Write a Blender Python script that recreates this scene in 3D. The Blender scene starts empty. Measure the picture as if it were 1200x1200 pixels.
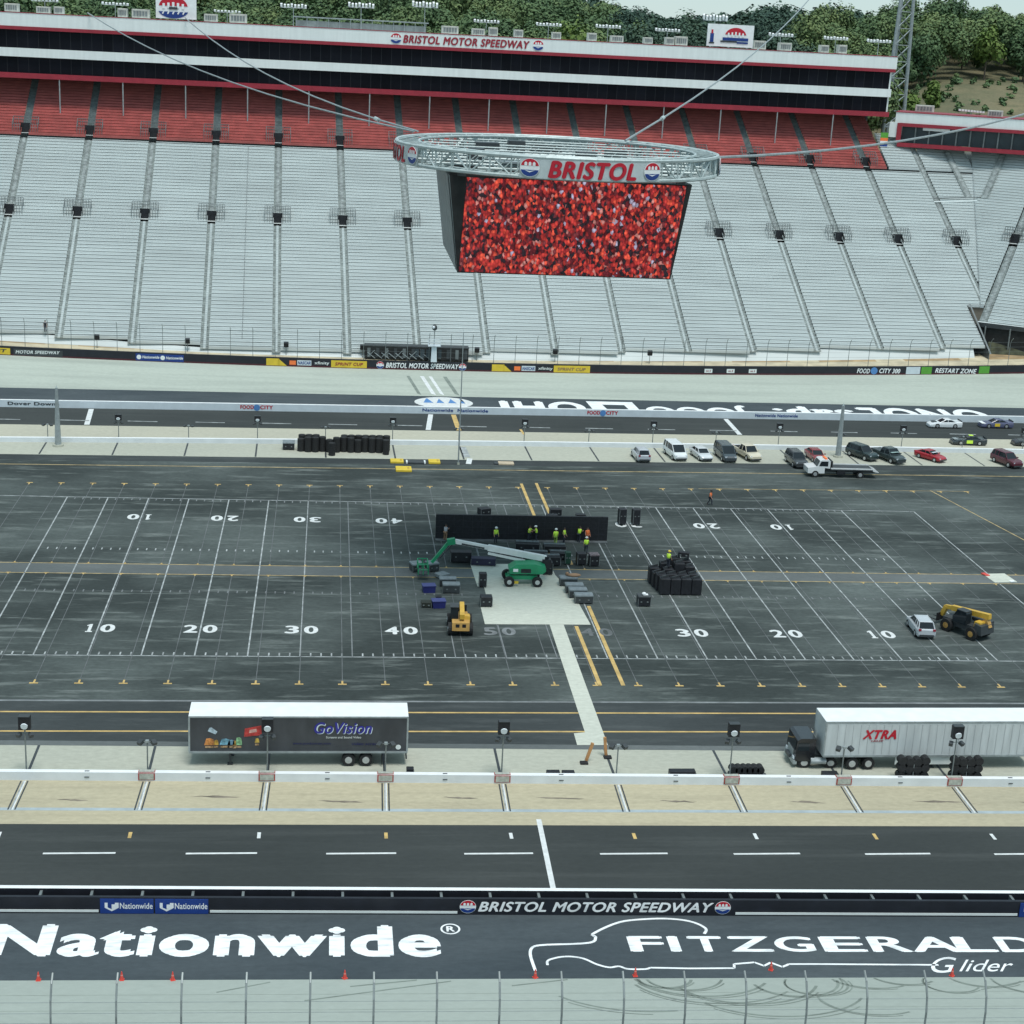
import bpy, bmesh, math, random
import numpy as np
from mathutils import Vector, Matrix, Euler
R = math.radians
random.seed(7)
rng = np.random.default_rng(7)
scene = bpy.context.scene
COL = scene.collection

# ------------------------------------------------------------------ materials
MATS = {}
def new_mat(name):
    m = bpy.data.materials.new(name); m.use_nodes = True
    return m, m.node_tree.nodes, m.node_tree.links, m.node_tree.nodes['Principled BSDF']

def mat(name, col, rough=0.6, metal=0.0, var=0.12, scale=1.0, stretch=(1, 1, 1), spec=0.5, bump=0.0, detail=5.0, col2=None, fac=(0.35, 0.7)):
    """plain surface with procedural colour variation (object space)"""
    if name in MATS: return MATS[name]
    m, N, L, b = new_mat(name)
    b.inputs['Roughness'].default_value = rough
    b.inputs['Metallic'].default_value = metal
    b.inputs['Specular IOR Level'].default_value = spec
    tc = N.new('ShaderNodeTexCoord'); mp = N.new('ShaderNodeMapping')
    mp.inputs['Scale'].default_value = stretch
    L.new(tc.outputs['Object'], mp.inputs['Vector'])
    nz = N.new('ShaderNodeTexNoise'); nz.inputs['Scale'].default_value = scale; nz.inputs['Detail'].default_value = detail
    L.new(mp.outputs[0], nz.inputs['Vector'])
    rp = N.new('ShaderNodeValToRGB')
    rp.color_ramp.elements[0].position = fac[0]; rp.color_ramp.elements[1].position = fac[1]
    c1 = [max(0, c * (1 - var)) for c in col]; c2 = col2 or [min(1, c * (1 + var)) for c in col]
    rp.color_ramp.elements[0].color = (*c1, 1); rp.color_ramp.elements[1].color = (*c2, 1)
    L.new(nz.outputs['Fac'], rp.inputs[0]); L.new(rp.outputs[0], b.inputs['Base Color'])
    if bump:
        bp = N.new('ShaderNodeBump'); bp.inputs['Strength'].default_value = bump
        L.new(nz.outputs['Fac'], bp.inputs['Height']); L.new(bp.outputs[0], b.inputs['Normal'])
    MATS[name] = m
    return m

def ground_mat(name, base, dusty, stain, big=0.05, streak=(0.25, 1.6, 1), grain=0.25, rough=0.85, joints=None, stain_amt=0.5, srange=(.5, .8)):
    """worn pavement: broad patches, long streaks along the driving direction, grain, optional slab joints"""
    m, N, L, b = new_mat(name)
    b.inputs['Roughness'].default_value = rough
    b.inputs['Specular IOR Level'].default_value = 0.25
    tc = N.new('ShaderNodeTexCoord')
    def noise(scale, st, detail=6, rough_=0.6):
        mp = N.new('ShaderNodeMapping'); mp.inputs['Scale'].default_value = st
        L.new(tc.outputs['Object'], mp.inputs['Vector'])
        n = N.new('ShaderNodeTexNoise'); n.inputs['Scale'].default_value = scale; n.inputs['Detail'].default_value = detail
        n.inputs['Roughness'].default_value = rough_
        L.new(mp.outputs[0], n.inputs['Vector']); return n.outputs['Fac']
    def ramp(f, p0, p1):
        r = N.new('ShaderNodeMapRange'); r.inputs[1].default_value = p0; r.inputs[2].default_value = p1
        L.new(f, r.inputs[0]); return r.outputs[0]
    def mix(f, a, c):
        x = N.new('ShaderNodeMix'); x.data_type = 'RGBA'
        L.new(f, x.inputs[0])
        for s, v in ((6, a), (7, c)):
            if isinstance(v, tuple): x.inputs[s].default_value = (*v, 1)
            else: L.new(v, x.inputs[s])
        return x.outputs[2]
    c = mix(ramp(noise(big, (0.6, 1, 1)), 0.42, 0.72), base, dusty)
    st = ramp(noise(0.5, streak, 8, 0.65), *srange)
    mu = N.new('ShaderNodeMath'); mu.operation = 'MULTIPLY'; mu.inputs[1].default_value = stain_amt
    L.new(st, mu.inputs[0]); c = mix(mu.outputs[0], c, stain)
    gr = ramp(noise(3.0, (0.5, 1, 1), 8, 0.7), 0.3, 0.7)
    gm = N.new('ShaderNodeMath'); gm.operation = 'MULTIPLY_ADD'; gm.inputs[1].default_value = grain; gm.inputs[2].default_value = 1 - grain * 0.5
    L.new(gr, gm.inputs[0])
    vm = N.new('ShaderNodeVectorMath'); vm.operation = 'SCALE'; L.new(c, vm.inputs[0]); L.new(gm.outputs[0], vm.inputs['Scale'])
    c = vm.outputs[0]
    if joints:
        mp = N.new('ShaderNodeMapping'); L.new(tc.outputs['Object'], mp.inputs['Vector'])
        br = N.new('ShaderNodeTexBrick'); br.offset = 0
        br.inputs['Color1'].default_value = (1, 1, 1, 1); br.inputs['Color2'].default_value = (0.93, 0.93, 0.93, 1)
        br.inputs['Mortar'].default_value = (0.6, 0.6, 0.6, 1)
        br.inputs['Scale'].default_value = 1; br.inputs['Mortar Size'].default_value = 0.03
        br.inputs['Brick Width'].default_value = joints[0]; br.inputs['Row Height'].default_value = joints[1]
        L.new(mp.outputs[0], br.inputs['Vector'])
        x = N.new('ShaderNodeMix'); x.data_type = 'RGBA'; x.blend_type = 'MULTIPLY'; x.inputs[0].default_value = 0.8
        L.new(c, x.inputs[6]); L.new(br.outputs['Color'], x.inputs[7]); c = x.outputs[2]
    L.new(c, b.inputs['Base Color'])
    MATS[name] = m
    return m

M_asph = ground_mat('asphalt_infield', (0.036, 0.045, 0.043), (0.115, 0.136, 0.129), (0.24, 0.267, 0.252), big=0.06, stain_amt=0.72, grain=.45, srange=(.53, .76))
M_asph_d = ground_mat('asphalt_dark', (0.036, 0.043, 0.044), (0.066, 0.076, 0.077), (0.13, 0.143, 0.141), stain_amt=0.5)
M_asph_p = ground_mat('asphalt_pit', (0.038, 0.044, 0.043), (0.056, 0.063, 0.061), (0.10, 0.108, 0.104), stain_amt=0.5, grain=0.2, streak=(.06, 1.1, 1))
M_asph_l = ground_mat('asphalt_light', (0.095, 0.108, 0.108), (0.165, 0.18, 0.178), (0.07, 0.08, 0.08), stain_amt=0.3)
M_apron = ground_mat('asphalt_apron', (0.047, 0.061, 0.070), (0.085, 0.102, 0.110), (0.032, 0.041, 0.048), stain_amt=0.6)
M_conc_y = ground_mat('concrete_warm', (0.46, 0.41, 0.285), (0.39, 0.355, 0.255), (0.21, 0.18, 0.13), joints=None, stain_amt=0.42, streak=(0.12, 1.5, 1))
M_conc = ground_mat('concrete_pale', (0.43, 0.435, 0.36), (0.375, 0.385, 0.325), (0.37, 0.365, 0.30), stain_amt=0.3)
M_conc_f = ground_mat('concrete_far', (0.46, 0.445, 0.355), (0.41, 0.40, 0.325), (0.32, 0.305, 0.25), stain_amt=0.3)
M_conc_t = ground_mat('concrete_track', (0.425, 0.465, 0.405), (0.375, 0.41, 0.36), (0.23, 0.255, 0.23), joints=None, stain_amt=0.5, grain=0.16, streak=(0.05, 0.8, 1), srange=(.44, .72))
M_conc_n = ground_mat('concrete_near', (0.355, 0.395, 0.355), (0.32, 0.36, 0.325), (0.27, 0.305, 0.27), stain_amt=0.22, grain=0.12, streak=(0.1, 1.2, 1))
M_pad = ground_mat('concrete_pad', (0.56, 0.58, 0.50), (0.50, 0.52, 0.45), (0.42, 0.43, 0.38), stain_amt=0.35)
M_base = ground_mat('earth', (0.10, 0.10, 0.085), (0.13, 0.125, 0.10), (0.09, 0.085, 0.07))

M_white = mat('white_paint', (0.80, 0.82, 0.82), 0.5, var=0.05)
M_wroad = mat('road_white', (0.66, 0.68, 0.67), 0.7, var=0.12, scale=2.0)
M_wfaint = mat('road_white_worn', (0.36, 0.385, 0.385), 0.8, var=0.35, scale=1.2)
M_wghost = mat('road_white_ghost', (0.125, 0.137, 0.14), 0.85, var=0.3, scale=0.6)
M_wold = mat('road_grey_line', (0.19, 0.205, 0.21), 0.85, var=0.25, scale=0.8)
M_yroad = mat('road_yellow', (0.55, 0.38, 0.14), 0.75, var=0.2, scale=1.0)
M_ydull = mat('road_yellow_worn', (0.46, 0.35, 0.17), 0.75, var=0.3, scale=1.0)
M_letter = mat('track_letter_white', (0.80, 0.83, 0.83), 0.6, var=0.30, scale=1.3, stretch=(.5, 2, 1), col2=(.86, .88, .88), fac=(.28, .5), detail=9)
M_black = mat('black_case', (0.012, 0.013, 0.017), 0.55, var=0.4, scale=3)
M_blackwall = mat('black_banner', (0.013, 0.015, 0.022), 0.5, var=0.2, scale=1)
M_dark = mat('dark_metal', (0.045, 0.052, 0.056), 0.5, var=0.2)
M_steel = mat('galvanised_steel', (0.34, 0.38, 0.385), 0.45, metal=0.3, var=0.15, scale=2)
M_steel_l = mat('pale_truss', (0.46, 0.53, 0.52), 0.45, metal=0.15, var=0.12, scale=2)
M_post = mat('post_grey', (0.20, 0.225, 0.225), 0.5, metal=0.3, var=0.2)
M_alu = mat('aluminium_bench', (0.61, 0.66, 0.65), 0.5, metal=0.0, var=0.09, scale=0.25, stretch=(0.25, 1, 1))
M_alu_t = mat('aluminium_tread', (0.565, 0.61, 0.60), 0.6, metal=0.0, var=0.08, scale=0.3, stretch=(0.25, 1, 1))
M_redseat = mat('red_seat', (0.50, 0.125, 0.112), 0.55, var=0.12, scale=0.6)
M_redstep = mat('red_tread', (0.45, 0.112, 0.10), 0.7, var=0.15, scale=0.6)
M_aisle = mat('aisle_step', (0.40, 0.43, 0.42), 0.8, var=0.3, scale=1.5)
M_aisle_shade = mat('aisle_side_shade', (0.33, 0.365, 0.35), 0.8, var=0.3, scale=1.5)  # darker tone paints the shade of the bench ends
M_suite = mat('suite_white_metal', (0.74, 0.78, 0.76), 0.5, var=0.04, scale=0.6, stretch=(3, 1, 0.3))
M_red = mat('red_trim', (0.30, 0.022, 0.038), 0.45, var=0.1)
M_redbright = mat('red_letter', (0.50, 0.012, 0.03), 0.4, var=0.08)
M_blue = mat('blue_sign', (0.012, 0.045, 0.22), 0.45, var=0.1)
M_bluel = mat('blue_light', (0.09, 0.24, 0.52), 0.45, var=0.1)
M_yel = mat('yellow_sign', (0.70, 0.50, 0.04), 0.5, var=0.08)
M_green = mat('green_sign', (0.10, 0.34, 0.04), 0.5, var=0.1)
M_rubber = mat('rubber', (0.014, 0.015, 0.016), 0.8, var=0.3, scale=5)
M_rim = mat('wheel_rim', (0.55, 0.57, 0.58), 0.3, metal=0.6, var=0.1)
M_boomg = mat('lift_green', (0.012, 0.27, 0.12), 0.4, var=0.12)
M_boomw = mat('lift_white', (0.74, 0.76, 0.74), 0.45, var=0.08)
M_tele = mat('machine_yellow', (0.60, 0.37, 0.05), 0.45, var=0.15)
M_tele2 = mat('machine_ochre', (0.46, 0.27, 0.075), 0.5, var=0.2)
M_lid = mat('case_grey_lid', (0.20, 0.235, 0.25), 0.5, var=0.2, scale=3)
M_blueb = mat('blue_bin', (0.02, 0.025, 0.14), 0.5, var=0.2)
M_beige = mat('walk_beige', (0.52, 0.45, 0.31), 0.8, var=0.18, scale=0.5)
M_tan = mat('walk_tan', (0.36, 0.25, 0.13), 0.8, var=0.25, scale=0.5)
M_hiviz = mat('vest_lime', (0.66, 1.0, 0.08), 0.6, var=0.06)
M_orange = mat('vest_orange', (0.90, 0.20, 0.05), 0.6, var=0.06)
M_cone = mat('cone_red', (0.66, 0.07, 0.05), 0.5, var=0.1)
M_signred = mat('sign_red', (.36, .06, .05), .6, var=.3, scale=4)
M_skin = mat('skin', (0.42, 0.24, 0.17), 0.5, var=0.05)
M_jeans = mat('dark_trousers', (0.03, 0.035, 0.05), 0.8, var=0.2)
M_tanpants = mat('tan_trousers', (0.28, 0.17, 0.10), 0.8, var=0.2)
M_greyshirt = mat('grey_shirt', (0.30, 0.31, 0.33), 0.8, var=0.1)
M_hair = mat('dark_hair', (0.02, 0.015, 0.012), 0.7, var=0.2)
M_opening = mat('dark_interior', (0.022, 0.024, 0.024), 0.9, var=0.3)  # dark colour stands in for shade inside openings; also on the screen housing
M_trailer = mat('trailer_charcoal', (0.050, 0.055, 0.062), 0.4, var=0.18, scale=1.2, stretch=(1, 1, .4))
M_lamp = mat('lamp_lens', (0.70, 0.76, 0.80), 0.15, var=0.02)
M_gravel = mat('brown_ground', (0.12, 0.10, 0.07), 0.9, var=0.4, scale=0.8)
M_tyremark = mat('tyre_mark', (0.20, 0.235, 0.205), 0.85, var=0.2, scale=1)
M_joint = mat('slab_joint', (0.29, 0.335, 0.29), 0.85, var=0.2, scale=1)

def glass_mat(name, col, rough=0.08):
    m, N, L, b = new_mat(name)
    b.inputs['Base Color'].default_value = (*col, 1); b.inputs['Roughness'].default_value = rough
    b.inputs['Specular IOR Level'].default_value = 0.35 if 'suite' not in name else 0.08
    tc = N.new('ShaderNodeTexCoord'); nz = N.new('ShaderNodeTexNoise'); nz.inputs['Scale'].default_value = 0.35
    L.new(tc.outputs['Object'], nz.inputs['Vector'])
    r = N.new('ShaderNodeValToRGB'); r.color_ramp.elements[0].color = (*[c * 0.6 for c in col], 1); r.color_ramp.elements[1].color = (*[c * 1.5 for c in col], 1)
    L.new(nz.outputs['Fac'], r.inputs[0]); L.new(r.outputs[0], b.inputs['Base Color'])
    MATS[name] = m; return m
M_glass = glass_mat('suite_glass', (0.010, 0.011, 0.016), 0.25)
def banded_glass(name, col, frame, pitch):
    m = glass_mat(name, col, 0.3); N = m.node_tree.nodes; L = m.node_tree.links; b = N['Principled BSDF']
    tc = N.new('ShaderNodeTexCoord'); br = N.new('ShaderNodeTexBrick'); br.offset = 0
    br.inputs['Scale'].default_value = 1; br.inputs['Brick Width'].default_value = pitch; br.inputs['Row Height'].default_value = 60
    br.inputs['Mortar Size'].default_value = .05; br.inputs['Color1'].default_value = (.35, .35, .35, 1); br.inputs['Color2'].default_value = (1, 1, 1, 1); br.inputs['Mortar'].default_value = (0, 0, 0, 1)
    mp = N.new('ShaderNodeMapping'); L.new(tc.outputs['Object'], mp.inputs[0]); L.new(mp.outputs[0], br.inputs['Vector'])
    old = b.inputs['Base Color'].links[0].from_socket
    sc = N.new('ShaderNodeMix'); sc.data_type = 'RGBA'; sc.blend_type = 'MULTIPLY'; sc.inputs[0].default_value = .6; L.new(old, sc.inputs[6]); L.new(br.outputs['Color'], sc.inputs[7])
    x = N.new('ShaderNodeMix'); x.data_type = 'RGBA'; L.new(br.outputs['Fac'], x.inputs[0]); L.new(sc.outputs[2], x.inputs[6]); x.inputs[7].default_value = (*frame, 1)
    L.new(x.outputs[2], b.inputs['Base Color']); return m
M_glass = banded_glass('suite_glazing', (0.010, 0.011, 0.016), (.028, .03, .034), 1.86)
M_glassg = glass_mat('grey_glass', (0.045, 0.062, 0.07), 0.2)
M_carglass = glass_mat('car_glass', (0.018, 0.024, 0.028), 0.05)

def paint(name, col, rough=0.25):
    if name in MATS: return MATS[name]
    m = mat(name, col, rough, var=0.05)
    b = m.node_tree.nodes['Principled BSDF']
    b.inputs['Coat Weight'].default_value = 0.5; b.inputs['Coat Roughness'].default_value = 0.1
    return m

def screen_mat():
    m, N, L, b = new_mat('video_crowd')
    tc = N.new('ShaderNodeTexCoord')
    mp = N.new('ShaderNodeMapping'); mp.inputs['Scale'].default_value = (4.3, 0.001, 3.1)
    L.new(tc.outputs['Object'], mp.inputs[0])
    wz = N.new('ShaderNodeTexNoise'); wz.inputs['Scale'].default_value = 1.8; L.new(mp.outputs[0], wz.inputs['Vector'])
    va = N.new('ShaderNodeVectorMath'); va.operation = 'MULTIPLY_ADD'; va.inputs[1].default_value = (0.55, 0.55, 0.55)
    L.new(wz.outputs['Color'], va.inputs[0]); L.new(mp.outputs[0], va.inputs[2])
    v = N.new('ShaderNodeTexVoronoi'); v.inputs['Scale'].default_value = 1.0; v.inputs['Randomness'].default_value = 1.0
    L.new(va.outputs[0], v.inputs['Vector'])
    sep = N.new('ShaderNodeSeparateColor'); L.new(v.outputs['Color'], sep.inputs[0])
    r = N.new('ShaderNodeValToRGB'); r.color_ramp.interpolation = 'CONSTANT'
    cols = [(0, (0.022, 0.016, 0.022)), (0.20, (0.10, 0.012, 0.018)), (0.36, (0.27, 0.022, 0.024)), (0.54, (0.46, 0.040, 0.034)),
            (0.72, (0.66, 0.085, 0.050)), (0.82, (0.16, 0.030, 0.035)), (0.92, (0.50, 0.20, 0.18)), (0.975, (0.36, 0.34, 0.46))]
    els = r.color_ramp.elements
    els[0].position = 0; els[0].color = (*cols[0][1], 1); els[1].position = cols[1][0]; els[1].color = (*cols[1][1], 1)
    for p, c in cols[2:]:
        e = els.new(p); e.color = (*c, 1)
    L.new(sep.outputs[0], r.inputs[0])
    # heads / shade inside each figure
    d = N.new('ShaderNodeMapRange'); d.inputs[1].default_value = 0.05; d.inputs[2].default_value = 0.62; d.inputs[3].default_value = 1.15; d.inputs[4].default_value = 0.55
    L.new(v.outputs['Distance'], d.inputs[0])
    big = N.new('ShaderNodeTexNoise'); big.inputs['Scale'].default_value = 0.55; big.inputs['Detail'].default_value = 3; L.new(mp.outputs[0], big.inputs['Vector'])
    bm_ = N.new('ShaderNodeMapRange'); bm_.inputs[1].default_value = 0.30; bm_.inputs[2].default_value = 0.52; bm_.inputs[3].default_value = 0.38; bm_.inputs[4].default_value = 1.0
    L.new(big.outputs['Fac'], bm_.inputs[0])
    mu = N.new('ShaderNodeMath'); mu.operation = 'MULTIPLY'; L.new(d.outputs[0], mu.inputs[0]); L.new(bm_.outputs[0], mu.inputs[1])
    vm = N.new('ShaderNodeVectorMath'); vm.operation = 'SCALE'; L.new(r.outputs[0], vm.inputs[0]); L.new(mu.outputs[0], vm.inputs['Scale'])
    b.inputs['Base Color'].default_value = (0.01, 0.01, 0.01, 1); b.inputs['Roughness'].default_value = 0.6
    b.inputs['Specular IOR Level'].default_value = 0.1
    L.new(vm.outputs[0], b.inputs['Emission Color']); b.inputs['Emission Strength'].default_value = SCREEN
    return m
SCREEN = 1.12
M_screen = screen_mat()

def leaf_mat(name, dark, mid, light, scale=0.16):
    m, N, L, b = new_mat(name)
    tc = N.new('ShaderNodeTexCoord'); geo = N.new('ShaderNodeNewGeometry')
    nz = N.new('ShaderNodeTexNoise'); nz.inputs['Scale'].default_value = scale; nz.inputs['Detail'].default_value = 4
    L.new(tc.outputs['Object'], nz.inputs['Vector'])
    ad = N.new('ShaderNodeMath'); ad.operation = 'MULTIPLY_ADD'; ad.inputs[1].default_value = 0.16
    L.new(geo.outputs['Random Per Island'], ad.inputs[0])
    m2 = N.new('ShaderNodeMath'); m2.operation = 'MULTIPLY'; m2.inputs[1].default_value = 1.0; L.new(nz.outputs['Fac'], m2.inputs[0]); L.new(m2.outputs[0], ad.inputs[2])
    r = N.new('ShaderNodeValToRGB'); e = r.color_ramp.elements
    e[0].position = 0.3; e[0].color = (*dark, 1); e[1].position = 0.85; e[1].color = (*light, 1)
    k = e.new(0.56); k.color = (*mid, 1)
    L.new(ad.outputs[0], r.inputs[0]); L.new(r.outputs[0], b.inputs['Base Color'])
    b.inputs['Roughness'].default_value = 0.7; b.inputs['Specular IOR Level'].default_value = 0.2
    return m
M_leaf = leaf_mat('foliage', (0.050, 0.094, 0.050), (0.098, 0.158, 0.070), (0.20, 0.255, 0.100), 0.045)
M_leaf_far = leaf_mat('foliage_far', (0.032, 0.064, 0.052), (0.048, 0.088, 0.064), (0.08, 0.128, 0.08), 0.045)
M_leaf_l = leaf_mat('foliage_light', (0.055, 0.095, 0.022), (0.11, 0.17, 0.04), (0.18, 0.24, 0.07), 0.25)
M_bark = mat('bark', (0.10, 0.08, 0.06), 0.9, var=0.3, scale=2)

# ------------------------------------------------------------------ helpers
class MB:
    """collects shapes and links them as ONE mesh object"""
    def __init__(s): s.v = []; s.f = []; s.mi = []; s.ms = []
    def _m(s, m):
        if m is None: return 0
        if m not in s.ms: s.ms.append(m)
        return s.ms.index(m)
    def add(s, vs, fs, m=None):
        o = len(s.v); k = s._m(m)
        s.v.extend([tuple(p) for p in vs])
        for f in fs: s.f.append([i + o for i in f]); s.mi.append(k)
        return s
    def quad(s, a, b, c, d, m=None): return s.add([a, b, c, d], [(0, 1, 2, 3)], m)
    def box(s, c, d, m=None, rz=0.0, ry=0.0, rx=0.0, taper=1.0):
        x, y, z = d[0] / 2, d[1] / 2, d[2] / 2
        t = taper
        P = [(-x, -y, -z), (x, -y, -z), (x, y, -z), (-x, y, -z), (-x * t, -y * t, z), (x * t, -y * t, z), (x * t, y * t, z), (-x * t, y * t, z)]
        Mx = Euler((rx, ry, rz)).to_matrix()
        P = [Mx @ Vector(p) + Vector(c) for p in P]
        return s.add(P, [(0, 3, 2, 1), (4, 5, 6, 7), (0, 1, 5, 4), (1, 2, 6, 5), (2, 3, 7, 6), (3, 0, 4, 7)], m)
    def rbox(s, c, d, r, m=None, rz=0.0):
        """box with chamfered vertical and top edges"""
        x, y, z = d[0] / 2, d[1] / 2, d[2] / 2
        def ring(xx, yy, q, zz): return [(xx - q, -yy, zz), (xx, -yy + q, zz), (xx, yy - q, zz), (xx - q, yy, zz), (-xx + q, yy, zz), (-xx, yy - q, zz), (-xx, -yy + q, zz), (-xx + q, -yy, zz)]
        rings = [ring(x, y, r, -z), ring(x, y, r, z - r), ring(x - r * .6, y - r * .6, r * .7, z)]
        Mx = Matrix.Rotation(rz, 3, 'Z')
        P = [Mx @ Vector(p) + Vector(c) for rr in rings for p in rr]
        F = [tuple(reversed(range(8))), tuple(range(16, 24))]
        for k in range(2):
            for i in range(8): F.append((k * 8 + i, k * 8 + (i + 1) % 8, k * 8 + 8 + (i + 1) % 8, k * 8 + 8 + i))
        return s.add(P, F, m)
    def cyl(s, p0, p1, r0, r1=None, n=8, m=None, caps=True):
        r1 = r0 if r1 is None else r1
        p0, p1 = Vector(p0), Vector(p1); d = (p1 - p0).normalized()
        a = d.orthogonal().normalized(); b = d.cross(a)
        P = []
        for p, r in ((p0, r0), (p1, r1)):
            for i in range(n):
                t = 2 * math.pi * i / n; P.append(p + a * (r * math.cos(t)) + b * (r * math.sin(t)))
        F = [(i, (i + 1) % n, n + (i + 1) % n, n + i) for i in range(n)]
        if caps: F += [tuple(reversed(range(n))), tuple(range(n, 2 * n))]
        return s.add(P, F, m)
    def tube(s, pts, r, n=6, m=None):
        for a, b in zip(pts[:-1], pts[1:]):
            if (Vector(a) - Vector(b)).length > 1e-6: s.cyl(a, b, r, r, n, m)
        return s
    def prism(s, poly, y0, y1, m=None, axis='y'):
        """extrude a polygon given in the other two axes"""
        n = len(poly)
        if axis == 'y': P = [(a, y0, b) for a, b in poly] + [(a, y1, b) for a, b in poly]
        elif axis == 'x': P = [(y0, a, b) for a, b in poly] + [(y1, a, b) for a, b in poly]
        else: P = [(a, b, y0) for a, b in poly] + [(a, b, y1) for a, b in poly]
        F = [(i, (i + 1) % n, n + (i + 1) % n, n + i) for i in range(n)] + [tuple(reversed(range(n))), tuple(range(n, 2 * n))]
        return s.add(P, F, m)
    def ell(s, c, d, m=None, n=10, k=6):
        P = []; F = []
        for j in range(k + 1):
            t = math.pi * j / k
            for i in range(n):
                a = 2 * math.pi * i / n
                P.append((c[0] + d[0] * math.sin(t) * math.cos(a), c[1] + d[1] * math.sin(t) * math.sin(a), c[2] + d[2] * math.cos(t)))
        for j in range(k):
            for i in range(n): F.append((j * n + i, j * n + n + i, j * n + n + (i + 1) % n, j * n + (i + 1) % n))
        return s.add(P, F, m)
    def build(s, name, m=None, parent=None, smooth=False, loc=None):
        me = bpy.data.meshes.new(name)
        me.from_pydata([tuple(p) for p in s.v], [], s.f)
        if s.ms:
            for q in s.ms: me.materials.append(q)
            me.polygons.foreach_set('material_index', s.mi)
        elif m: me.materials.append(m)
        if smooth: me.polygons.foreach_set('use_smooth', [True] * len(me.polygons))
        me.update()
        o = bpy.data.objects.new(name, me); COL.objects.link(o)
        if parent: o.parent = parent
        if loc: o.location = loc
        return o

def tag(o, label=None, cat=None, group=None, kind=None):
    if label: o['label'] = label
    if cat: o['category'] = cat
    if group: o['group'] = group
    if kind: o['kind'] = kind
    return o
def struct(o, label=None, cat=None): return tag(o, label, cat, None, 'structure')
def thing(name, label, cat, loc=(0, 0, 0), rz=0.0, group=None):
    o = bpy.data.objects.new(name, None); COL.objects.link(o); o.empty_display_size = 0.5
    o.location = loc; o.rotation_euler = (0, 0, rz)
    return tag(o, label, cat, group)
def dup(root, loc, rz=None, label=None, group=None, scale=None):
    kids = {}
    for ob in list(COL.objects):
        if ob.parent: kids.setdefault(ob.parent, []).append(ob)
    r = root.copy(); COL.objects.link(r); r.location = loc
    if rz is not None: r.rotation_euler = (0, 0, rz)
    if scale: r.scale = scale
    if label: r['label'] = label
    if group: r['group'] = group
    def rec(src, dst):
        for ch in kids.get(src, []):
            c = ch.copy(); COL.objects.link(c); c.parent = dst; rec(ch, c)
    rec(root, r)
    return r
ORD = ['first', 'second', 'third', 'fourth', 'fifth', 'sixth', 'seventh', 'eighth', 'ninth', 'tenth', 'eleventh', 'twelfth', 'thirteenth', 'fourteenth', 'fifteenth', 'sixteenth', 'seventeenth', 'eighteenth', 'nineteenth', 'twentieth']

_tc = {}
def text_geo(s, bold=0.0, shear=0.0, depth=0.0):
    key = (s, bold, shear, depth)
    if key in _tc: return _tc[key]
    cu = bpy.data.curves.new('t', 'FONT'); cu.body = s; cu.shear = shear; cu.extrude = depth; cu.resolution_u = 5
    cu.space_character = 1.0 + bold * 2.2
    ob = bpy.data.objects.new('t', cu); COL.objects.link(ob)
    dg = bpy.context.evaluated_depsgraph_get(); dg.update()
    me = bpy.data.meshes.new_from_object(ob.evaluated_get(dg))
    V = [tuple(v.co) for v in me.vertices]; F = [tuple(p.vertices) for p in me.polygons]
    bpy.data.objects.remove(ob); bpy.data.curves.remove(cu); bpy.data.meshes.remove(me)
    sh = [(0, 0)] + ([(-bold, 0), (bold, 0), (0, bold * .7), (0, -bold * .7)] if bold > .012 else [])      # heavier strokes: shifted copies 1.5 mm apart
    nv = len(V); F = [tuple(i + k * nv for i in f) for k in range(len(sh)) for f in F]
    V = [(v[0] + dx, v[1] + dy, v[2], k * .0015) for k, (dx, dy) in enumerate(sh) for v in V]
    x0 = min(v[0] for v in V); x1 = max(v[0] for v in V); y0 = min(v[1] for v in V); y1 = max(v[1] for v in V)
    V = [((v[0] - x0) / (x1 - x0), (v[1] - y0) / (y1 - y0), v[2], v[3]) for v in V]
    _tc[key] = (V, F, (x1 - x0) / (y1 - y0)); return _tc[key]
def add_text(mb, s, o, u, v, w, h, m, bold=0.02, shear=0.0, th=0.0):
    """text with lower-left corner o, along unit u, up unit v; w x h metres; th = thickness"""
    V, F, _ = text_geo(s, bold, shear, 0.5 if th else 0.0)
    o, u, v = Vector(o), Vector(u), Vector(v); n = u.cross(v)
    mb.add([o + u * (p[0] * w) + v * (p[1] * h) + n * (((p[2] + 0.5) * th if th else 0) + p[3]) for p in V], F, m)
def add_disc(mb, c, u, v, r, m, n=20, a0=0, a1=360, th=0.03, rv=None):
    c, u, v = Vector(c), Vector(u), Vector(v); nn = u.cross(v); rv = rv or r
    pts = [c + u * (r * math.cos(R(a0 + (a1 - a0) * i / n))) + v * (rv * math.sin(R(a0 + (a1 - a0) * i / n))) for i in range(n + (0 if a1 - a0 == 360 else 1))]
    k = len(pts)
    mb.add(pts + [p + nn * th for p in pts], [tuple(reversed(range(k))), tuple(range(k, 2 * k))] + [(i, (i + 1) % k, k + (i + 1) % k, k + i) for i in range(k)], m)
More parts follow.
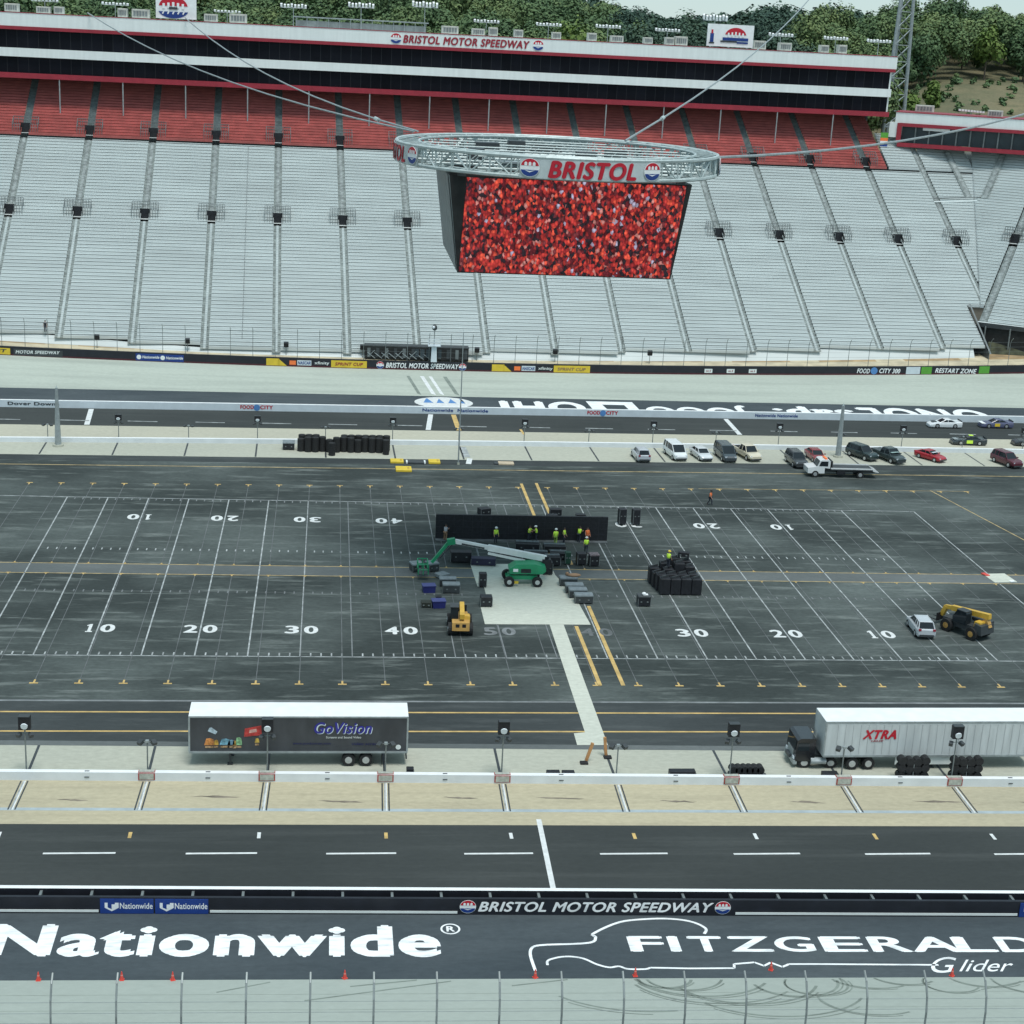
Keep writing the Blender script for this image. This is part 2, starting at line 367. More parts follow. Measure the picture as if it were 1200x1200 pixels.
def add_emblem(mb, c, u, v, r, rv=None, th=0.02):
    """round speedway emblem: white disc, red upper ring with white wedge, blue lower half"""
    c, u, v = Vector(c), Vector(u), Vector(v); n = u.cross(v); rv = rv or r
    add_disc(mb, c, u, v, r, M_white, 22, th=th, rv=rv)
    add_disc(mb, c + n * th + v * (0.10 * rv), u, v, r * .92, M_redbright, 14, 8, 172, th=th * .5, rv=rv * .85)
    add_disc(mb, c + n * th - v * (0.12 * rv), u, v, r * .92, M_blue, 14, 188, 352, th=th * .5, rv=rv * .8)
    for k in (-1, 0, 1):
        p = c + n * th * 1.6 + u * (k * r * .42) + v * (rv * .22)
        mb.add([p - u * r * .14, p + u * r * .14, p + u * r * .14 + v * rv * .3, p + v * rv * .42, p - u * r * .14 + v * rv * .3], [(0, 1, 2, 3, 4)], M_white)
    p = c + n * th * 1.6 - v * (rv * .38)
    mb.add([p - u * r * .55 + v * rv * .12, p - v * rv * .12, p + u * r * .55 + v * rv * .12, p + v * rv * .02], [(0, 1, 2, 3)], M_white)

# ------------------------------------------------------------------ plan of the venue (metres; X along the straights, Y away, Z up)
yA = lambda x: -43.3 - .018 * x          # infield asphalt / near concrete strip
yW = lambda x: -49.45 - .021 * x         # near pit wall, foot of the face towards the camera
yB = lambda x: -56.0 - .017 * x          # pit stalls / pit road
yK = lambda x: -68.1 - .030 * x          # black banner wall, face towards the camera
yD = lambda x: -75.25 - .023 * x         # apron / banked track
yE = lambda x: yD(x) - 12.2              # near outer wall
fA = lambda x: 44.6 + .030 * x
fP = lambda x: 52.0 + .043 * x - .0002 * x * x   # far pit wall, foot towards the camera
fB = lambda x: 60.2 + .030 * x
fC = lambda x: 70.5 + .034 * x           # far white sign wall
fD = lambda x: 82.2 + .022 * x
fE = lambda x: fD(x) + 12.2              # far outer wall
zE = lambda x: 1.46 - .00149 * x + .0001886 * x * x
XS = [x for x in range(-150, 171, 5)]
Z4 = 0.004
def strip(name, lo, hi, m, z0=0.0, z1=0.0, xs=XS, n=1):
    mb = MB(); P = []
    g0 = z0 if callable(z0) else (lambda x, q=z0: q); g1 = z1 if callable(z1) else (lambda x, q=z1: q)
    for x in xs:
        for j in range(n + 1):
            t = j / n; P.append((x, lo(x) + (hi(x) - lo(x)) * t, g0(x) + (g1(x) - g0(x)) * t))
    F = []
    for i in range(len(xs) - 1):
        for j in range(n):
            a = i * (n + 1) + j; F.append((a, a + n + 1, a + n + 2, a + 1))
    mb.add(P, F); return struct(mb.build(name, m))
def K(c): return lambda x: c

# ground sheet reaching to the horizon, then the surfaces that lie on it
gm = MB(); gm.quad((-3000, -3000, -.6), (3000, -3000, -.6), (3000, 5000, -.6), (-3000, 5000, -.6)); struct(gm.build('ground', M_base))
strip('near_track', yE, yD, M_conc_n, 1.6, 0.0, n=3)
strip('near_apron', yD, lambda x: yK(x) + 0.0, M_apron)
strip('wall_trench', lambda x: yK(x), lambda x: yK(x) + 2.2, M_dark)
strip('pit_road', lambda x: yK(x) + 2.2, yB, M_asph_p)
strip('pit_stalls', yB, yW, M_conc_y)
strip('pit_strip', yW, yA, M_conc)
strip('infield', yA, fA, M_asph)
strip('far_strip', fA, fP, M_conc)
strip('far_stalls', fP, fB, M_conc_f)
strip('far_pit_road', fB, fC, M_asph_p)
strip('far_apron', fC, fD, M_apron)
strip('far_track', fD, fE, M_conc_t, 0.0, zE, n=3)

# overlay bands that are a different paving
strip('infield_lane', lambda x: -2.45 + .002 * x, lambda x: 0.55, M_asph_l, Z4, Z4)
strip('kerb_band', lambda x: yA(x) - .1, lambda x: yA(x) + .75, M_asph_l, Z4, Z4)
strip('far_edge_band', lambda x: fA(x) - 2.6, lambda x: fA(x) - .05, M_asph_d, Z4, Z4)
strip('pit_edge_band', lambda x: yB(x) + 2.0, lambda x: yB(x) + 2.42, mat('grey_blue_line', (0.36, 0.42, 0.44), 0.8, var=0.12), Z4, Z4)
strip('near_lane', lambda x: yA(x) + .75, lambda x: -34.4, M_asph_d, Z4, Z4)
# concrete pad and the path of slabs that runs to the pit strip
pm = MB()
pm.add([(-1.15, 1.9, 5 * Z4), (-1.0, -5.2, 5 * Z4), (-.35, -5.4, 5 * Z4), (-.35, -8.4, 5 * Z4), (-1.2, -11.2, 5 * Z4), (-1.2, -15.9, 5 * Z4), (8.9, -15.8, 5 * Z4), (8.6, -9.6, 5 * Z4), (7.4, -1.2, 5 * Z4), (7.3, 2.3, 5 * Z4)],
       [tuple(range(10))])
pm.add([(4.95, -15.8, 5 * Z4), (4.68, -40.3, 5 * Z4), (3.75, -40.5, 5 * Z4), (3.7, -42.7, 5 * Z4), (6.15, -42.7, 5 * Z4), (6.3, -15.8, 5 * Z4)], [tuple(range(6))])
struct(pm.build('concrete_pad', M_pad))

# ---- painted markings
def seg(mb, a, b, w, m, z=2 * Z4):
    a, b = Vector((*a, z)), Vector((*b, z)); d = (b - a).normalized(); n = Vector((-d.y, d.x, 0)) * (w / 2)
    mb.add([a - n, b - n, b + n, a + n], [(0, 1, 2, 3)], m)
YD = 0.9144; SL_ = 24.384
fm = MB()
zl = 3 * Z4
for k in range(-50, 55, 5):
    x = k * YD
    strong = not (-16 < k < 6)
    m = M_wfaint if strong else M_wold
    if -6 < k < 4:
        seg(fm, (x, 2.5), (x, SL_), .10, M_wold, zl); seg(fm, (x, -SL_), (x, -16.1), .10, M_wold, zl)
    else:
        seg(fm, (x, -SL_), (x, SL_), .13 if strong else .10, m, zl)
seg(fm, (60 * YD, -SL_), (60 * YD, SL_), .13, M_wfaint, zl)
seg(fm, (-66, -SL_), (64, -SL_), .14, M_wfaint, zl); seg(fm, (-66, SL_ + .05), (60 * YD, SL_ - .1), .16, M_wfaint, zl)
for k in range(-49, 50):
    x = k * YD
    if k % 5 == 0: continue
    for y0, y1, mm in ((-SL_ + .2, -SL_ + .85, M_wfaint), (SL_ - .9, SL_ - .2, M_wold), (5.1, 5.75, M_wfaint), (-7.9, -7.3, M_wold)):
        if -3 < k < 9 and abs(y0) < 9: continue
        seg(fm, (x, y0), (x, y1), .13, mm, zl)
seg(fm, (-45, -7.6), (-2, -7.6), .06, M_wghost, zl); seg(fm, (10, -7.6), (48, -7.6), .06, M_wghost, zl)
struct(fm.build('field_lines', M_wfaint))
def one(mb, x, y, sx, sy, m):
    P = [(0, 0), (.62, 0), (.62, .22), (.46, .22), (.46, 2.0), (.26, 2.0), (0, 1.72), (0, 1.5), (.17, 1.6), (.17, .22), (0, .22)]
    mb.add([(x + sx * a, y + sy * b, zl) for a, b in P], [(0, 1, 2, 3, 9, 10), (9, 3, 4, 5, 8), (5, 6, 7, 8)], m)
nm = MB()
for k, s in ((-40, '10'), (-30, '20'), (-20, '30'), (-10, '40'), (0, '50'), (10, '40'), (20, '30'), (30, '20'), (40, '10')):
    m = M_wroad if abs(k) >= 10 else M_wold
    if k == 10: m = M_wghost
    for d, dx in ((s[0], -1.52), (s[1], .22)):
        wd_ = .62 if d == '1' else 1.3
        if d == '1': one(nm, k * YD + dx + .5, -18.75, 1, 1, m); continue
        add_text(nm, d, (k * YD + dx + (1.3 - wd_) * .6, -18.75, zl), (1, 0, 0), (0, 1, 0), wd_, 2.0, m, bold=0.035)
    if k in (0, 10): m = M_wghost
    for d, dx in ((s[0], 1.52), (s[1], -.22)):
        wd_ = .62 if d == '1' else 1.3
        if d == '1': one(nm, k * YD + dx - .5, 17.9, -1, -1, m); continue
        add_text(nm, d, (k * YD + dx - (1.3 - wd_) * .6, 17.9, zl), (-1, 0, 0), (0, -1, 0), wd_, 2.0, m, bold=0.035)
struct(nm.build('field_numbers', M_wroad))
# parking-bay grid: worn thin lines with yellow T marks at their ends
bm_ = MB(); tm = MB()
for i in range(-14, 19):
    x = -21.7 + 3.63 * (i + 5) if False else -.1 + 3.63 * i
    yn = -30.6; yf = 31.7 + .032 * x
    seg(bm_, (x, yn), (x, -2.6), .07, M_wghost, 3.4 * Z4); seg(bm_, (x, .8), (x, yf), .07, M_wghost, 3.4 * Z4)
    for yy, dr in ((yn, 1), (yf, -1), (.55, 1), (-2.45, -1)):
        big = abs(yy) > 5
        seg(tm, (x - (.36 if big else .22), yy), (x + (.36 if big else .22), yy), .24 if big else .15, M_yroad, 4 * Z4)
        seg(tm, (x, yy + dr * .13), (x, yy + dr * (.75 if big else .4)), .16, M_yroad, 4 * Z4)
struct(bm_.build('bay_lines', M_wghost))
struct(tm.build('bay_marks', M_yroad))
lm = MB()
def longline(f, w, m, x0=-75, x1=90, z=3 * Z4):
    for x in range(x0, x1, 5): 
        lm.add([(x, f(x) - w / 2, z), (x + 5, f(x + 5) - w / 2, z), (x + 5, f(x + 5) + w / 2, z), (x, f(x) + w / 2, z)], [(0, 1, 2, 3)], m)
longline(lambda x: .55, .15, M_ydull); longline(lambda x: -2.45 + .002 * x, .15, M_ydull)
longline(lambda x: -36.45, .24, M_yroad); longline(lambda x: -40.15, .24, M_yroad)
longline(lambda x: -34.2, .30, M_wold)
longline(lambda x: 39.7 + .028 * x, .22, M_ydull); longline(lambda x: 31.9 + .031 * x, .10, M_ydull, 30, 62)
for x, y0, y1 in ((7.75, 33.6, 19.8), (9.66, 34, 19.8), (7.45, -16.2, -30.6), (9.48, -10.6, -30.6), (7.7, 9.2, 4.5), (9.6, 6.8, 2.2)):
    seg(lm, (x, y0), (x, y1), .36, M_yroad, 4 * Z4)
seg(lm, (60.5, 33.9), (64.5, 12), .16, M_ydull, 4 * Z4)
# pit road: dashes, stall ticks, start line
for k in range(-7, 13):
    x = -32.1 + 9.3 * k
    seg(lm, (x - 2.35, yB(x) - 4.1), (x + 2.35, yB(x) - 4.1), .21, M_wroad)
    if k > -5: pass
for k in range(-6, 12):
    x = -29.1 + 8.67 * k
    seg(lm, (x, yB(x) - 1.15), (x, yB(x) - 2.0), .24, M_yroad if k % 2 == 0 else M_wroad)
seg(lm, (-.86, yB(0) + .9), (-1.1, -65.6), .36, M_wroad)
for k in range(-9, 12):
    x = -7.6 + 9.1 * k
    seg(lm, (x + .6, fB(x) + 2.9), (x + 4.6, fB(x) + 2.9), .30, M_wfaint)
for x0, x1, m in ((-48.5, -49.2, M_wroad), (-2.3, -1.4, M_wroad), (2.0, 1.9, M_yroad), (42.4, 42.6, M_wroad)):
    seg(lm, (x0, fB(x0) + .4), (x1, fC(x1) - .4), .7, m)
seg(lm, (11, fB(11) - 1.4), (10.8, fB(11) + 1.6), .35, M_yroad)
seg(lm, (1.9, 42.6), (2.3, 45.4), .7, M_wroad); seg(lm, (2.0, 46), (1.8, 51.4), .9, M_wfaint)
# double lines between the pit stalls and dark lines on the strip
for i in range(-5, 10):
    x = -2.9 + 8.66 * i
    for dx, m, w in ((-.24, M_dark, .11), (-.05, M_wfaint, .1), (.06, M_wroad, .1), (.24, M_dark, .11)):
        seg(lm, (x + dx, yW(x) - .1), (x - .1 + dx, yB(x) + 2.1), w, m)
    seg(lm, (x, yW(x) + 1.0), (x, yA(x) - .1), .2, M_dark)
for i in range(-7, 12):
    x = -7.53 + 8.93 * i
    seg(lm, (x, fP(x) - .05), (x + .1, fA(x) + .2), .22, M_dark)
# grid boxes on the far straight, start-finish stripes on the banking
struct(lm.build('road_markings', M_wroad))
# start-finish stripes on the far banking (follow the slope)
sm = MB()
for x0, w, m in ((-1.0, .6, M_wroad), (.3, .5, M_wroad), (-3.2, .5, M_tyremark), (2.6, .6, M_tyremark)):
    y0, y1 = fD(x0), fE(x0)
    sm.add([(x0 - w / 2 + .9, y0 + .2, .02), (x0 + w / 2 + .9, y0 + .2, .02), (x0 + w / 2 - .6, y1 - 3, zE(x0) * (1 - 3 / 12.2) + .02), (x0 - w / 2 - .6, y1 - 3, zE(x0) * (1 - 3 / 12.2) + .02)], [(0, 1, 2, 3)], m)
struct(sm.build('finish_stripes', M_wroad))
em = MB()
fx = 1.0
pts = [(fx + 4.4 * math.cos(R(a)) * 1.0, 78.0 + 2.6 * math.sin(R(a)) * 1.4, 2 * Z4) for a in range(0, 360, 15)]
em.add(pts, [tuple(range(len(pts)))], M_wroad)
for dx, w, m in ((-2.3, 1.5, M_bluel), (-.5, 1.2, M_bluel), (1.3, 1.3, M_bluel), (2.8, .9, M_bluel)):
    em.add([(fx + dx - w / 2, 77.6, 3 * Z4), (fx + dx + w / 2, 77.6, 3 * Z4), (fx + dx + w / 2 - .8, 80.6, 3 * Z4), (fx + dx - w / 2 + .5, 80.4, 3 * Z4)], [(0, 1, 2, 3)], m)
struct(em.build('painted_emblem', M_wroad))

# ---- lettering painted on the near apron
tm = MB()
q = Vector((1, -.029, 0)).normalized(); qv = Vector((.0, 1, 0)).normalized()
def painted(s, x, y, w, h, bold=.03, shear=0, m=M_letter): add_text(tm, s, (x, y, 2 * Z4), q, qv, w, h, m, bold, shear)
painted('Nationwide', -35.75, -71.95, 26.9, 3.62, .045)
add_disc(tm, (-8.15, -69.55, 2 * Z4), (1, 0, 0), (0, 1, 0), .62, M_letter, 24, th=.001)
add_disc(tm, (-8.15, -69.55, 3 * Z4), (1, 0, 0), (0, 1, 0), .50, M_apron, 24, th=.001)
painted('R', -8.40, -69.87, .52, .62, .03)
tm.v[-len(text_geo('R', .03, 0)[0]):] = [(p[0], p[1], p[2] + 2.5 * Z4) for p in tm.v[-len(text_geo('R', .03, 0)[0]):]]
for ch, x0, x1 in (('F', 737, 778), ('I', 783.5, 796), ('T', 807, 847), ('Z', 853, 903), ('G', 907, 953), ('E', 962, 1013), ('R', 1019, 1067), ('A', 1067, 1126), ('L', 1120, 1168), ('D', 1172, 1219), ('S', 1226, 1266)):
    X0 = 2.72 + (x0 - 737) * .0539; X1 = 2.72 + (x1 - 737) * .0539
    painted(ch, X0, -72.42 - .029 * (X0 - 2.7), X1 - X0, 1.78, .028)
painted('G', 20.9, -75.25, 2.0, 1.75, .0, .7); painted('lider', 22.55, -75.15, 3.7, 1.3, .0, .75); painted('Kits', 26.6, -75.35, 3.4, 1.5, .0, .7)
# truck outline logo
def smooth(p, n=5):
    o = []
    for i in range(len(p) - 1):
        a, b, c, d = p[max(i - 1, 0)], p[i], p[i + 1], p[min(i + 2, len(p) - 1)]
        for k in range(n):
            t = k / n
            o.append(tuple(.5 * (2 * b[j] + (c[j] - a[j]) * t + (2 * a[j] - 5 * b[j] + 4 * c[j] - d[j]) * t * t + (3 * b[j] - a[j] - 3 * c[j] + d[j]) * t ** 3) for j in (0, 1)))
    return o + [p[-1]]
def stroke(pts, w):
    for a, b in zip(pts[:-1], pts[1:]):
        seg(tm, a, b, w, M_letter, 2 * Z4)
OUT1 = [(-3.4, -74.35), (-3.5, -72.55), (-3.2, -71.7), (-2.35, -71.5), (.3, -71.35), (.8, -70.7), (.72, -70.3), (2.6, -69.0), (4.6, -68.66), (6.2, -68.72), (7.35, -69.15), (7.95, -69.9), (7.72, -70.5)]
OUT2 = [(-2.6, -73.75), (-2.45, -73.2), (-1.45, -72.85), (-.4, -73.05), (.4, -73.75), (1.1, -74.1), (1.7, -74.0), (2.2, -74.3), (3.2, -74.35), (3.6, -74.2), (5.9, -74.35), (8.7, -74.4), (8.8, -73.95), (9.7, -73.85), (10.1, -73.8), (10.6, -74.2), (11.1, -73.85), (11.7, -74.35), (12.2, -74.05), (14, -74.1), (21.5, -74.4)]
stroke(smooth(OUT1[:4]) + smooth(OUT1[3:]), .19); stroke(smooth(OUT2[:10]) + OUT2[10:], .16)
struct(tm.build('track_lettering', M_letter))
# ---- lettering on the far apron: reads from the other side, its tops hidden by the sign wall
am = MB()
def far_painted(s, xr, xl, yb, h, bold=.04): add_text(am, s, (xr, yb, 2 * Z4), (-1, -.024, 0), (0, -1, 0), xr - xl, h, M_letter, bold)
far_painted('ONOL', 86.0, 65.4, 82.2, 8.5, .05)
far_painted('sap.', 64.4, 51.6, 81.6, 6.0, .05)
far_painted('JOOO', 47.6, 31.4, 81.0, 8.0, .05)
am.add([(23.0, 81.3, 2 * Z4), (30.2, 81.4, 2 * Z4), (30.6, 73, 2 * Z4), (23.4, 73, 2 * Z4)], [(0, 1, 2, 3)], M_letter)
am.add([(25.2, 79.2, 3 * Z4), (28.6, 79.2, 3 * Z4), (28.9, 75, 3 * Z4), (25.6, 75, 3 * Z4)], [(0, 1, 2, 3)], M_apron)
far_painted('OHI', 22.3, 9.4, 80.6, 8.0, .05)
struct(am.build('far_lettering', M_letter))

# tyre marks: doughnuts on the near banked concrete, slab joints, skid stains in the stalls
def znear(x, y): 
    t = (yD(x) - y) / 12.2; return 1.6 * t
km = MB()
def arc(cx, cy, r, a0, a1, w, m=M_tyremark, sq=.75):
    n = 22; prev = None
    for i in range(n + 1):
        a = R(a0 + (a1 - a0) * i / n)
        ps = []
        for rr in (r - w / 2, r + w / 2):
            x, y = cx + rr * math.cos(a), cy + rr * math.sin(a) * sq
            ps.append((x, y, znear(x, y) + .012))
        if prev and ps[0][1] < yD(ps[0][0]) - .05 and prev[0][1] < yD(prev[0][0]) - .05:
            km.add([prev[0], prev[1], ps[1], ps[0]], [(0, 1, 2, 3)], m)
        prev = ps
for cx, cy, r, a0, a1, w in ((4.2, -75.4, 1.6, 180, 350, .16), (5.4, -75.2, 2.3, 190, 345, .14), (6.5, -74.6, 4.2, 195, 330, .16), (7.2, -74.8, 5.2, 200, 320, .13), (9, -75.5, 4.4, 200, 340, .16), (12, -76, 2.6, 190, 400, .14),
                         (13.2, -76.4, 1.9, 150, 390, .12), (10.5, -76.2, 5.6, 215, 330, .14), (17, -74.9, 2.9, 200, 300, .13), (19, -75, 2.2, 190, 310, .13), (21.5, -76.5, 1.7, 120, 330, .12), (24, -75.2, 2.5, 200, 320, .12), (16, -78, 3.2, 180, 300, .12), (3, -74.6, 6.6, 215, 280, .12), (27, -76, 2.8, 180, 300, .12)):
    arc(cx, cy, r, a0, a1, w * 1.25); arc(cx + .12, cy - .05, r * 1.06, a0 + 8, a1 - 14, w * .7)
for k in range(1, 7):
    for x in range(-60, 60, 5):
        y0, y1 = yD(x) - 1.9 * k, yD(x + 5) - 1.9 * k
        km.add([(x, y0, znear(x, y0) + .008), (x + 5, y1, znear(x + 5, y1) + .008), (x + 5, y1 + .03, znear(x + 5, y1 + .03) + .008), (x, y0 + .03, znear(x, y0 + .03) + .008)], [(0, 1, 2, 3)], M_joint)
for x0, y0, x1, y1 in ((-17, -77.6, -8.5, -75.4), (-22, -76.4, -19, -75.2), (-14.4, -75.9, -10.5, -75.2), (23, -77.5, 28, -75.9), (-5, -76.1, -1.6, -75.4)):
    km.add([(x0, y0, znear(x0, y0) + .01), (x1, y1, znear(x1, y1) + .01), (x1, y1 + .12, znear(x1, y1 + .12) + .01), (x0, y0 + .12, znear(x0, y0 + .12) + .01)], [(0, 1, 2, 3)], M_tyremark)
struct(km.build('tyre_marks', M_tyremark))
sk = MB()
M_skid = mat('stall_stain', (0.20, 0.17, 0.13), 0.85, var=0.4, scale=1.5, stretch=(.4, 2, 1))
for i in range(-5, 9):
    x = -2.9 + 8.66 * i + random.uniform(2.0, 4.5); y = yB(x) + random.uniform(3.6, 4.4)
    L_ = random.uniform(2, 4.2); n = 9; top = []; bot = []
    for j in range(n + 1):
        t = j / n; xx = x + L_ * t; yy = y - .25 * t + random.uniform(-.06, .06); w = .16 * math.sin(math.pi * t) * random.uniform(.5, 1.3)
        top.append((xx, yy + w, Z4)); bot.append((xx, yy - w, Z4))
    P = top + bot; sk.add(P, [(n + 1 + j, n + 2 + j, j + 1, j) for j in range(n)])
struct(sk.build('stall_stains', M_skid))

# ------------------------------------------------------------------ near side: walls, lamps, fence, cones
def wall_prism(name, f, thick, h, m, parent=None, x0=-75, x1=90, z0=0.0, step=5, top=None):
    """wall following the foot line f (side towards the camera), thick towards +Y"""
    mb = MB(); xs = list(range(x0, x1 + 1, step))
    zf = z0 if callable(z0) else (lambda x: z0)
    P = []
    for x in xs: P += [(x, f(x), zf(x)), (x, f(x) + thick, zf(x)), (x, f(x) + thick, zf(x) + h), (x, f(x), zf(x) + h)]
    for i in range(len(xs) - 1):
        a = 4 * i; b = a + 4
        mb.add([P[a], P[b], P[b + 3], P[a + 3]], [(0, 1, 2, 3)], m)
        mb.add([P[a + 3], P[b + 3], P[b + 2], P[a + 2]], [(0, 1, 2, 3)], top or m)
        mb.add([P[a + 1], P[a + 2], P[b + 2], P[b + 1]], [(0, 1, 2, 3)], m)
    return mb.build(name, None, parent)

pw = thing('pit_wall', 'long white concrete pit wall in front of the two parked semi trailers', 'wall')
M_pw = mat('pit_wall_white', (0.66, 0.70, 0.72), 0.6, var=0.06, scale=.7)
wall_prism('wall_body', lambda x: yW(x), .45, .66, M_pw, pw, top=M_white)
for i in range(-5, 10):
    x = -2.9 + 8.66 * i
    if -5 <= i < 9 and i != 1 and i != -4:
        b = MB(); b.box((x, yW(x) - .012, .36), (1.2, .05, .54), M_signred); b.box((x, yW(x) - .042, .37), (1.02, .03, .46), mat('sign_pad', (.40, .42, .37), .6, var=.2, scale=4)); b.box((x, yW(x) + .23, .685), (1.2, .42, .045), M_signred); b.box((x, yW(x) + .22, .712), (1.1, .36, .03), mat('sign_pad', (.36, .40, .36)))
        b.build('stall_sign', None, pw)
    b = MB()
    for dz, yy in ((.675, .2), (.30, -.01)): b.box((x + 4.4, yW(x + 4.4) + yy, dz), (.34, .08, .05), M_dark)
    b.build('drain_slot', None, pw)

# floodlight posts standing behind the pit wall
def tall_post(name, label, loc):
    t = thing(name, label, 'lamp post', loc)
    MB().cyl((0, 0, 0), (0, 0, 3.9), .06, .05, 8).build('post', M_post, t)
    h = MB(); h.box((0, 0, 4.2), (.84, .46, 1.0), M_black); h.box((0, -.03, 4.73), (.8, .5, .05), M_dark)
    hd = h.build('lamp_head', None, t)
    MB().cyl((0, -.22, 4.0), (0, -.3, 3.98), .26, .24, 12).build('lens', M_lamp, hd)
    for s in (-1, 1):
        l = MB(); l.box((s * .42, -.05, 3.25), (.3, .36, .26), M_dark, rz=s * .5, rx=.35); l.cyl((0, 0, 3.35), (s * .42, -.02, 3.32), .025, n=5, m=M_post)
        l.build('side_lamp', None, t)
    return t
def short_post(name, label, loc):
    t = thing(name, label, 'lamp post', loc)
    MB().cyl((0, 0, 0), (0, 0, 2.75), .055, .05, 8).build('post', M_post, t)
    b = MB(); b.box((0, 0, 2.82), (.24, .24, .16), M_steel); b.build('cap', None, t)
    for s in (-1, 1):
        l = MB(); l.box((s * .48, -.05, 2.75), (.34, .4, .26), M_dark, rz=s * .6, rx=.4); l.cyl((0, 0, 2.8), (s * .46, 0, 2.8), .025, n=5, m=M_post)
        l.build('side_lamp', None, t)
    return t
NEARL = {-4: ('leftmost tall black floodlight post behind the near pit wall, box shaped head', 't'), -3: ('short two-lamp post behind the near pit wall, just left of the charcoal trailer', 's'),
         -2: ('tall floodlight post with black box head, in front of the charcoal trailer', 't'), -1: ('short two-lamp post in front of the rear end of the charcoal trailer', 's'),
         0: ('tall black box-headed floodlight post standing alone between the two trailers', 't'), 1: ('short two-lamp post beside the foot of the pale slab path', 's'),
         2: ('tall black box-headed floodlight post just left of the black truck cab', 't'), 3: ('short two-lamp post in front of the white trailer wheels', 's'),
         4: ('tall black box-headed floodlight post in front of the white trailer side', 't')}
tp = sp = None
for i in range(-5, 8):
    x = -2.9 + 8.66 * i; loc = (x + .0, yW(x) + .75, 0)
    if i not in NEARL: continue
    lab, k = NEARL[i]
    if k == 't':
        if tp is None: tp = o = tall_post('lamp_post', lab, loc); o['group'] = 'floodlight posts along the near pit wall'
        else: dup(tp, loc, None, lab, 'floodlight posts along the near pit wall')
    else:
        if sp is None: sp = o = short_post('lamp_post', lab, loc); o['group'] = 'floodlight posts along the near pit wall'
        else: dup(sp, loc, None, lab, 'floodlight posts along the near pit wall')
fx_ = [(-10, 's'), (-9, 't')]
names_far = {}
cnt = 0
for i in range(-6, 11):
    x = -7.53 + 8.93 * i; loc = (x, fP(x) + 1.2, 0)
    k = 't' if i % 2 == 0 else 's'
    cnt += 1
    if x < -62: continue
    n = [j for j in range(-6, 11) if -7.53 + 8.93 * j >= -62].index(i)
    lab = ('tall box-headed floodlight post' if k == 't' else 'short two-lamp post') + ' on the far pit wall, %s from the left' % ORD[n]
    if i == -6 + 0: lab = 'leftmost post on the far pit wall'
    dup(tp if k == 't' else sp, loc, None, lab, 'floodlight posts along the far pit wall', (1, 1, .74))
# black banner wall with a trench between its two skins
bw = thing('banner_wall', 'long black trackside wall with white speedway lettering, between the pit road and the painted apron', 'wall')
wall_prism('near_skin', lambda x: yK(x), .22, 1.12, M_blackwall, bw)
wall_prism('far_skin', lambda x: yK(x) + .98, .36, 1.16, M_blackwall, bw, top=M_white)
b = MB()
for i in range(-22, 28):
    x = i * 3.1 + .7; b.box((x, yK(x) + .6, .60), (.16, .74, .86), M_post)
b.build('trench_struts', None, bw)
b = MB()
for x0, x1 in ((-75, -29.8), (-23.0, -7.6), (10.2, 28.8)):
    n = max(2, int((x1 - x0) / 4))
    for j in range(n):
        xa, xb = x0 + (x1 - x0) * j / n, x0 + (x1 - x0) * (j + 1) / n
        ya, yb = yK(xa), yK(xb)
        b.add([(xa, ya - .03, .10), (xb, yb - .03, .10), (xb, yb - .03, .26), (xa, ya - .03, .26), (xa, ya - .003, .26), (xb, yb - .003, .26)], [(0, 1, 2, 3), (3, 2, 5, 4)], M_suite)
b.build('white_stripe', None, bw)
uq = Vector((1, -.030, 0)).normalized()
def on_wall(x, z, off=.004): return Vector((x, yK(x) - off, z))
for xa, xb in ((-29.7, -26.45), (-26.35, -23.1), (28.9, 32.2)):
    s = MB(); s.box(((xa + xb) / 2, yK((xa + xb) / 2) - .03, .53), (xb - xa, .055, 1.0), M_blue, rz=-.03)
    so = s.build('sponsor_board', None, bw)
    t = MB(); o = on_wall(xa + .28, .33, .062)
    t.add([o + uq * a + Vector((0, 0, c)) for a, c in ((0, .45), (.18, .45), (.18, .12), (.42, .0), (.42, .34), (.62, .34), (.62, .45), (.85, .45), (.85, .1), (.42, -.14), (0, .1))], [tuple(range(11))], M_white)
    add_text(t, 'Nationwide', on_wall(xa + 1.2, .36, .062), uq, (0, 0, 1), 2.0, .42, M_white, .02)
    t.build('lettering', None, so)
t = MB(); add_text(t, 'BRISTOL MOTOR SPEEDWAY', on_wall(-6.3, .24, .012), uq, (0, 0, 1), 15.05, .70, M_letter, .03, .28, .01)
t.build('lettering', None, bw)
for x in (-6.95, 9.35):
    t = MB(); add_emblem(t, on_wall(x, .58, .006), uq, (0, 0, 1), .52, .46); t.build('emblem', None, bw)

# catch fence on the near outer wall: curved posts and cables
cf = thing('catch_fence', 'tall near catch fence of thin curved posts and cables along the bottom of the picture', 'fence')
wall_prism('outer_wall', lambda x: yE(x) - .35, .3, 1.0, M_conc_n, cf, z0=1.55)
for k in range(-10, 14):
    x = -7.12 + 3.17 * k; y = yE(x) - .2
    b = MB(); b.tube([(x, y, 2.3), (x, y, 5.9), (x + .0, y + .16, 6.7), (x, y + .55, 7.4), (x, y + 1.0, 7.75)], .055, 6)
    b.build('post', mat('fence_post', (.27, .30, .295), .5, metal=.2, var=.2), cf)
b = MB()
for z in (3.1, 3.7, 4.3, 4.9, 5.5, 6.05, 6.6):
    pts = [(x, yE(x) - .12 + (0.1 if z > 6.2 else 0), z) for x in range(-45, 45, 15)]
    b.tube(pts, .011, 4)
b.build('cables', M_steel, cf)

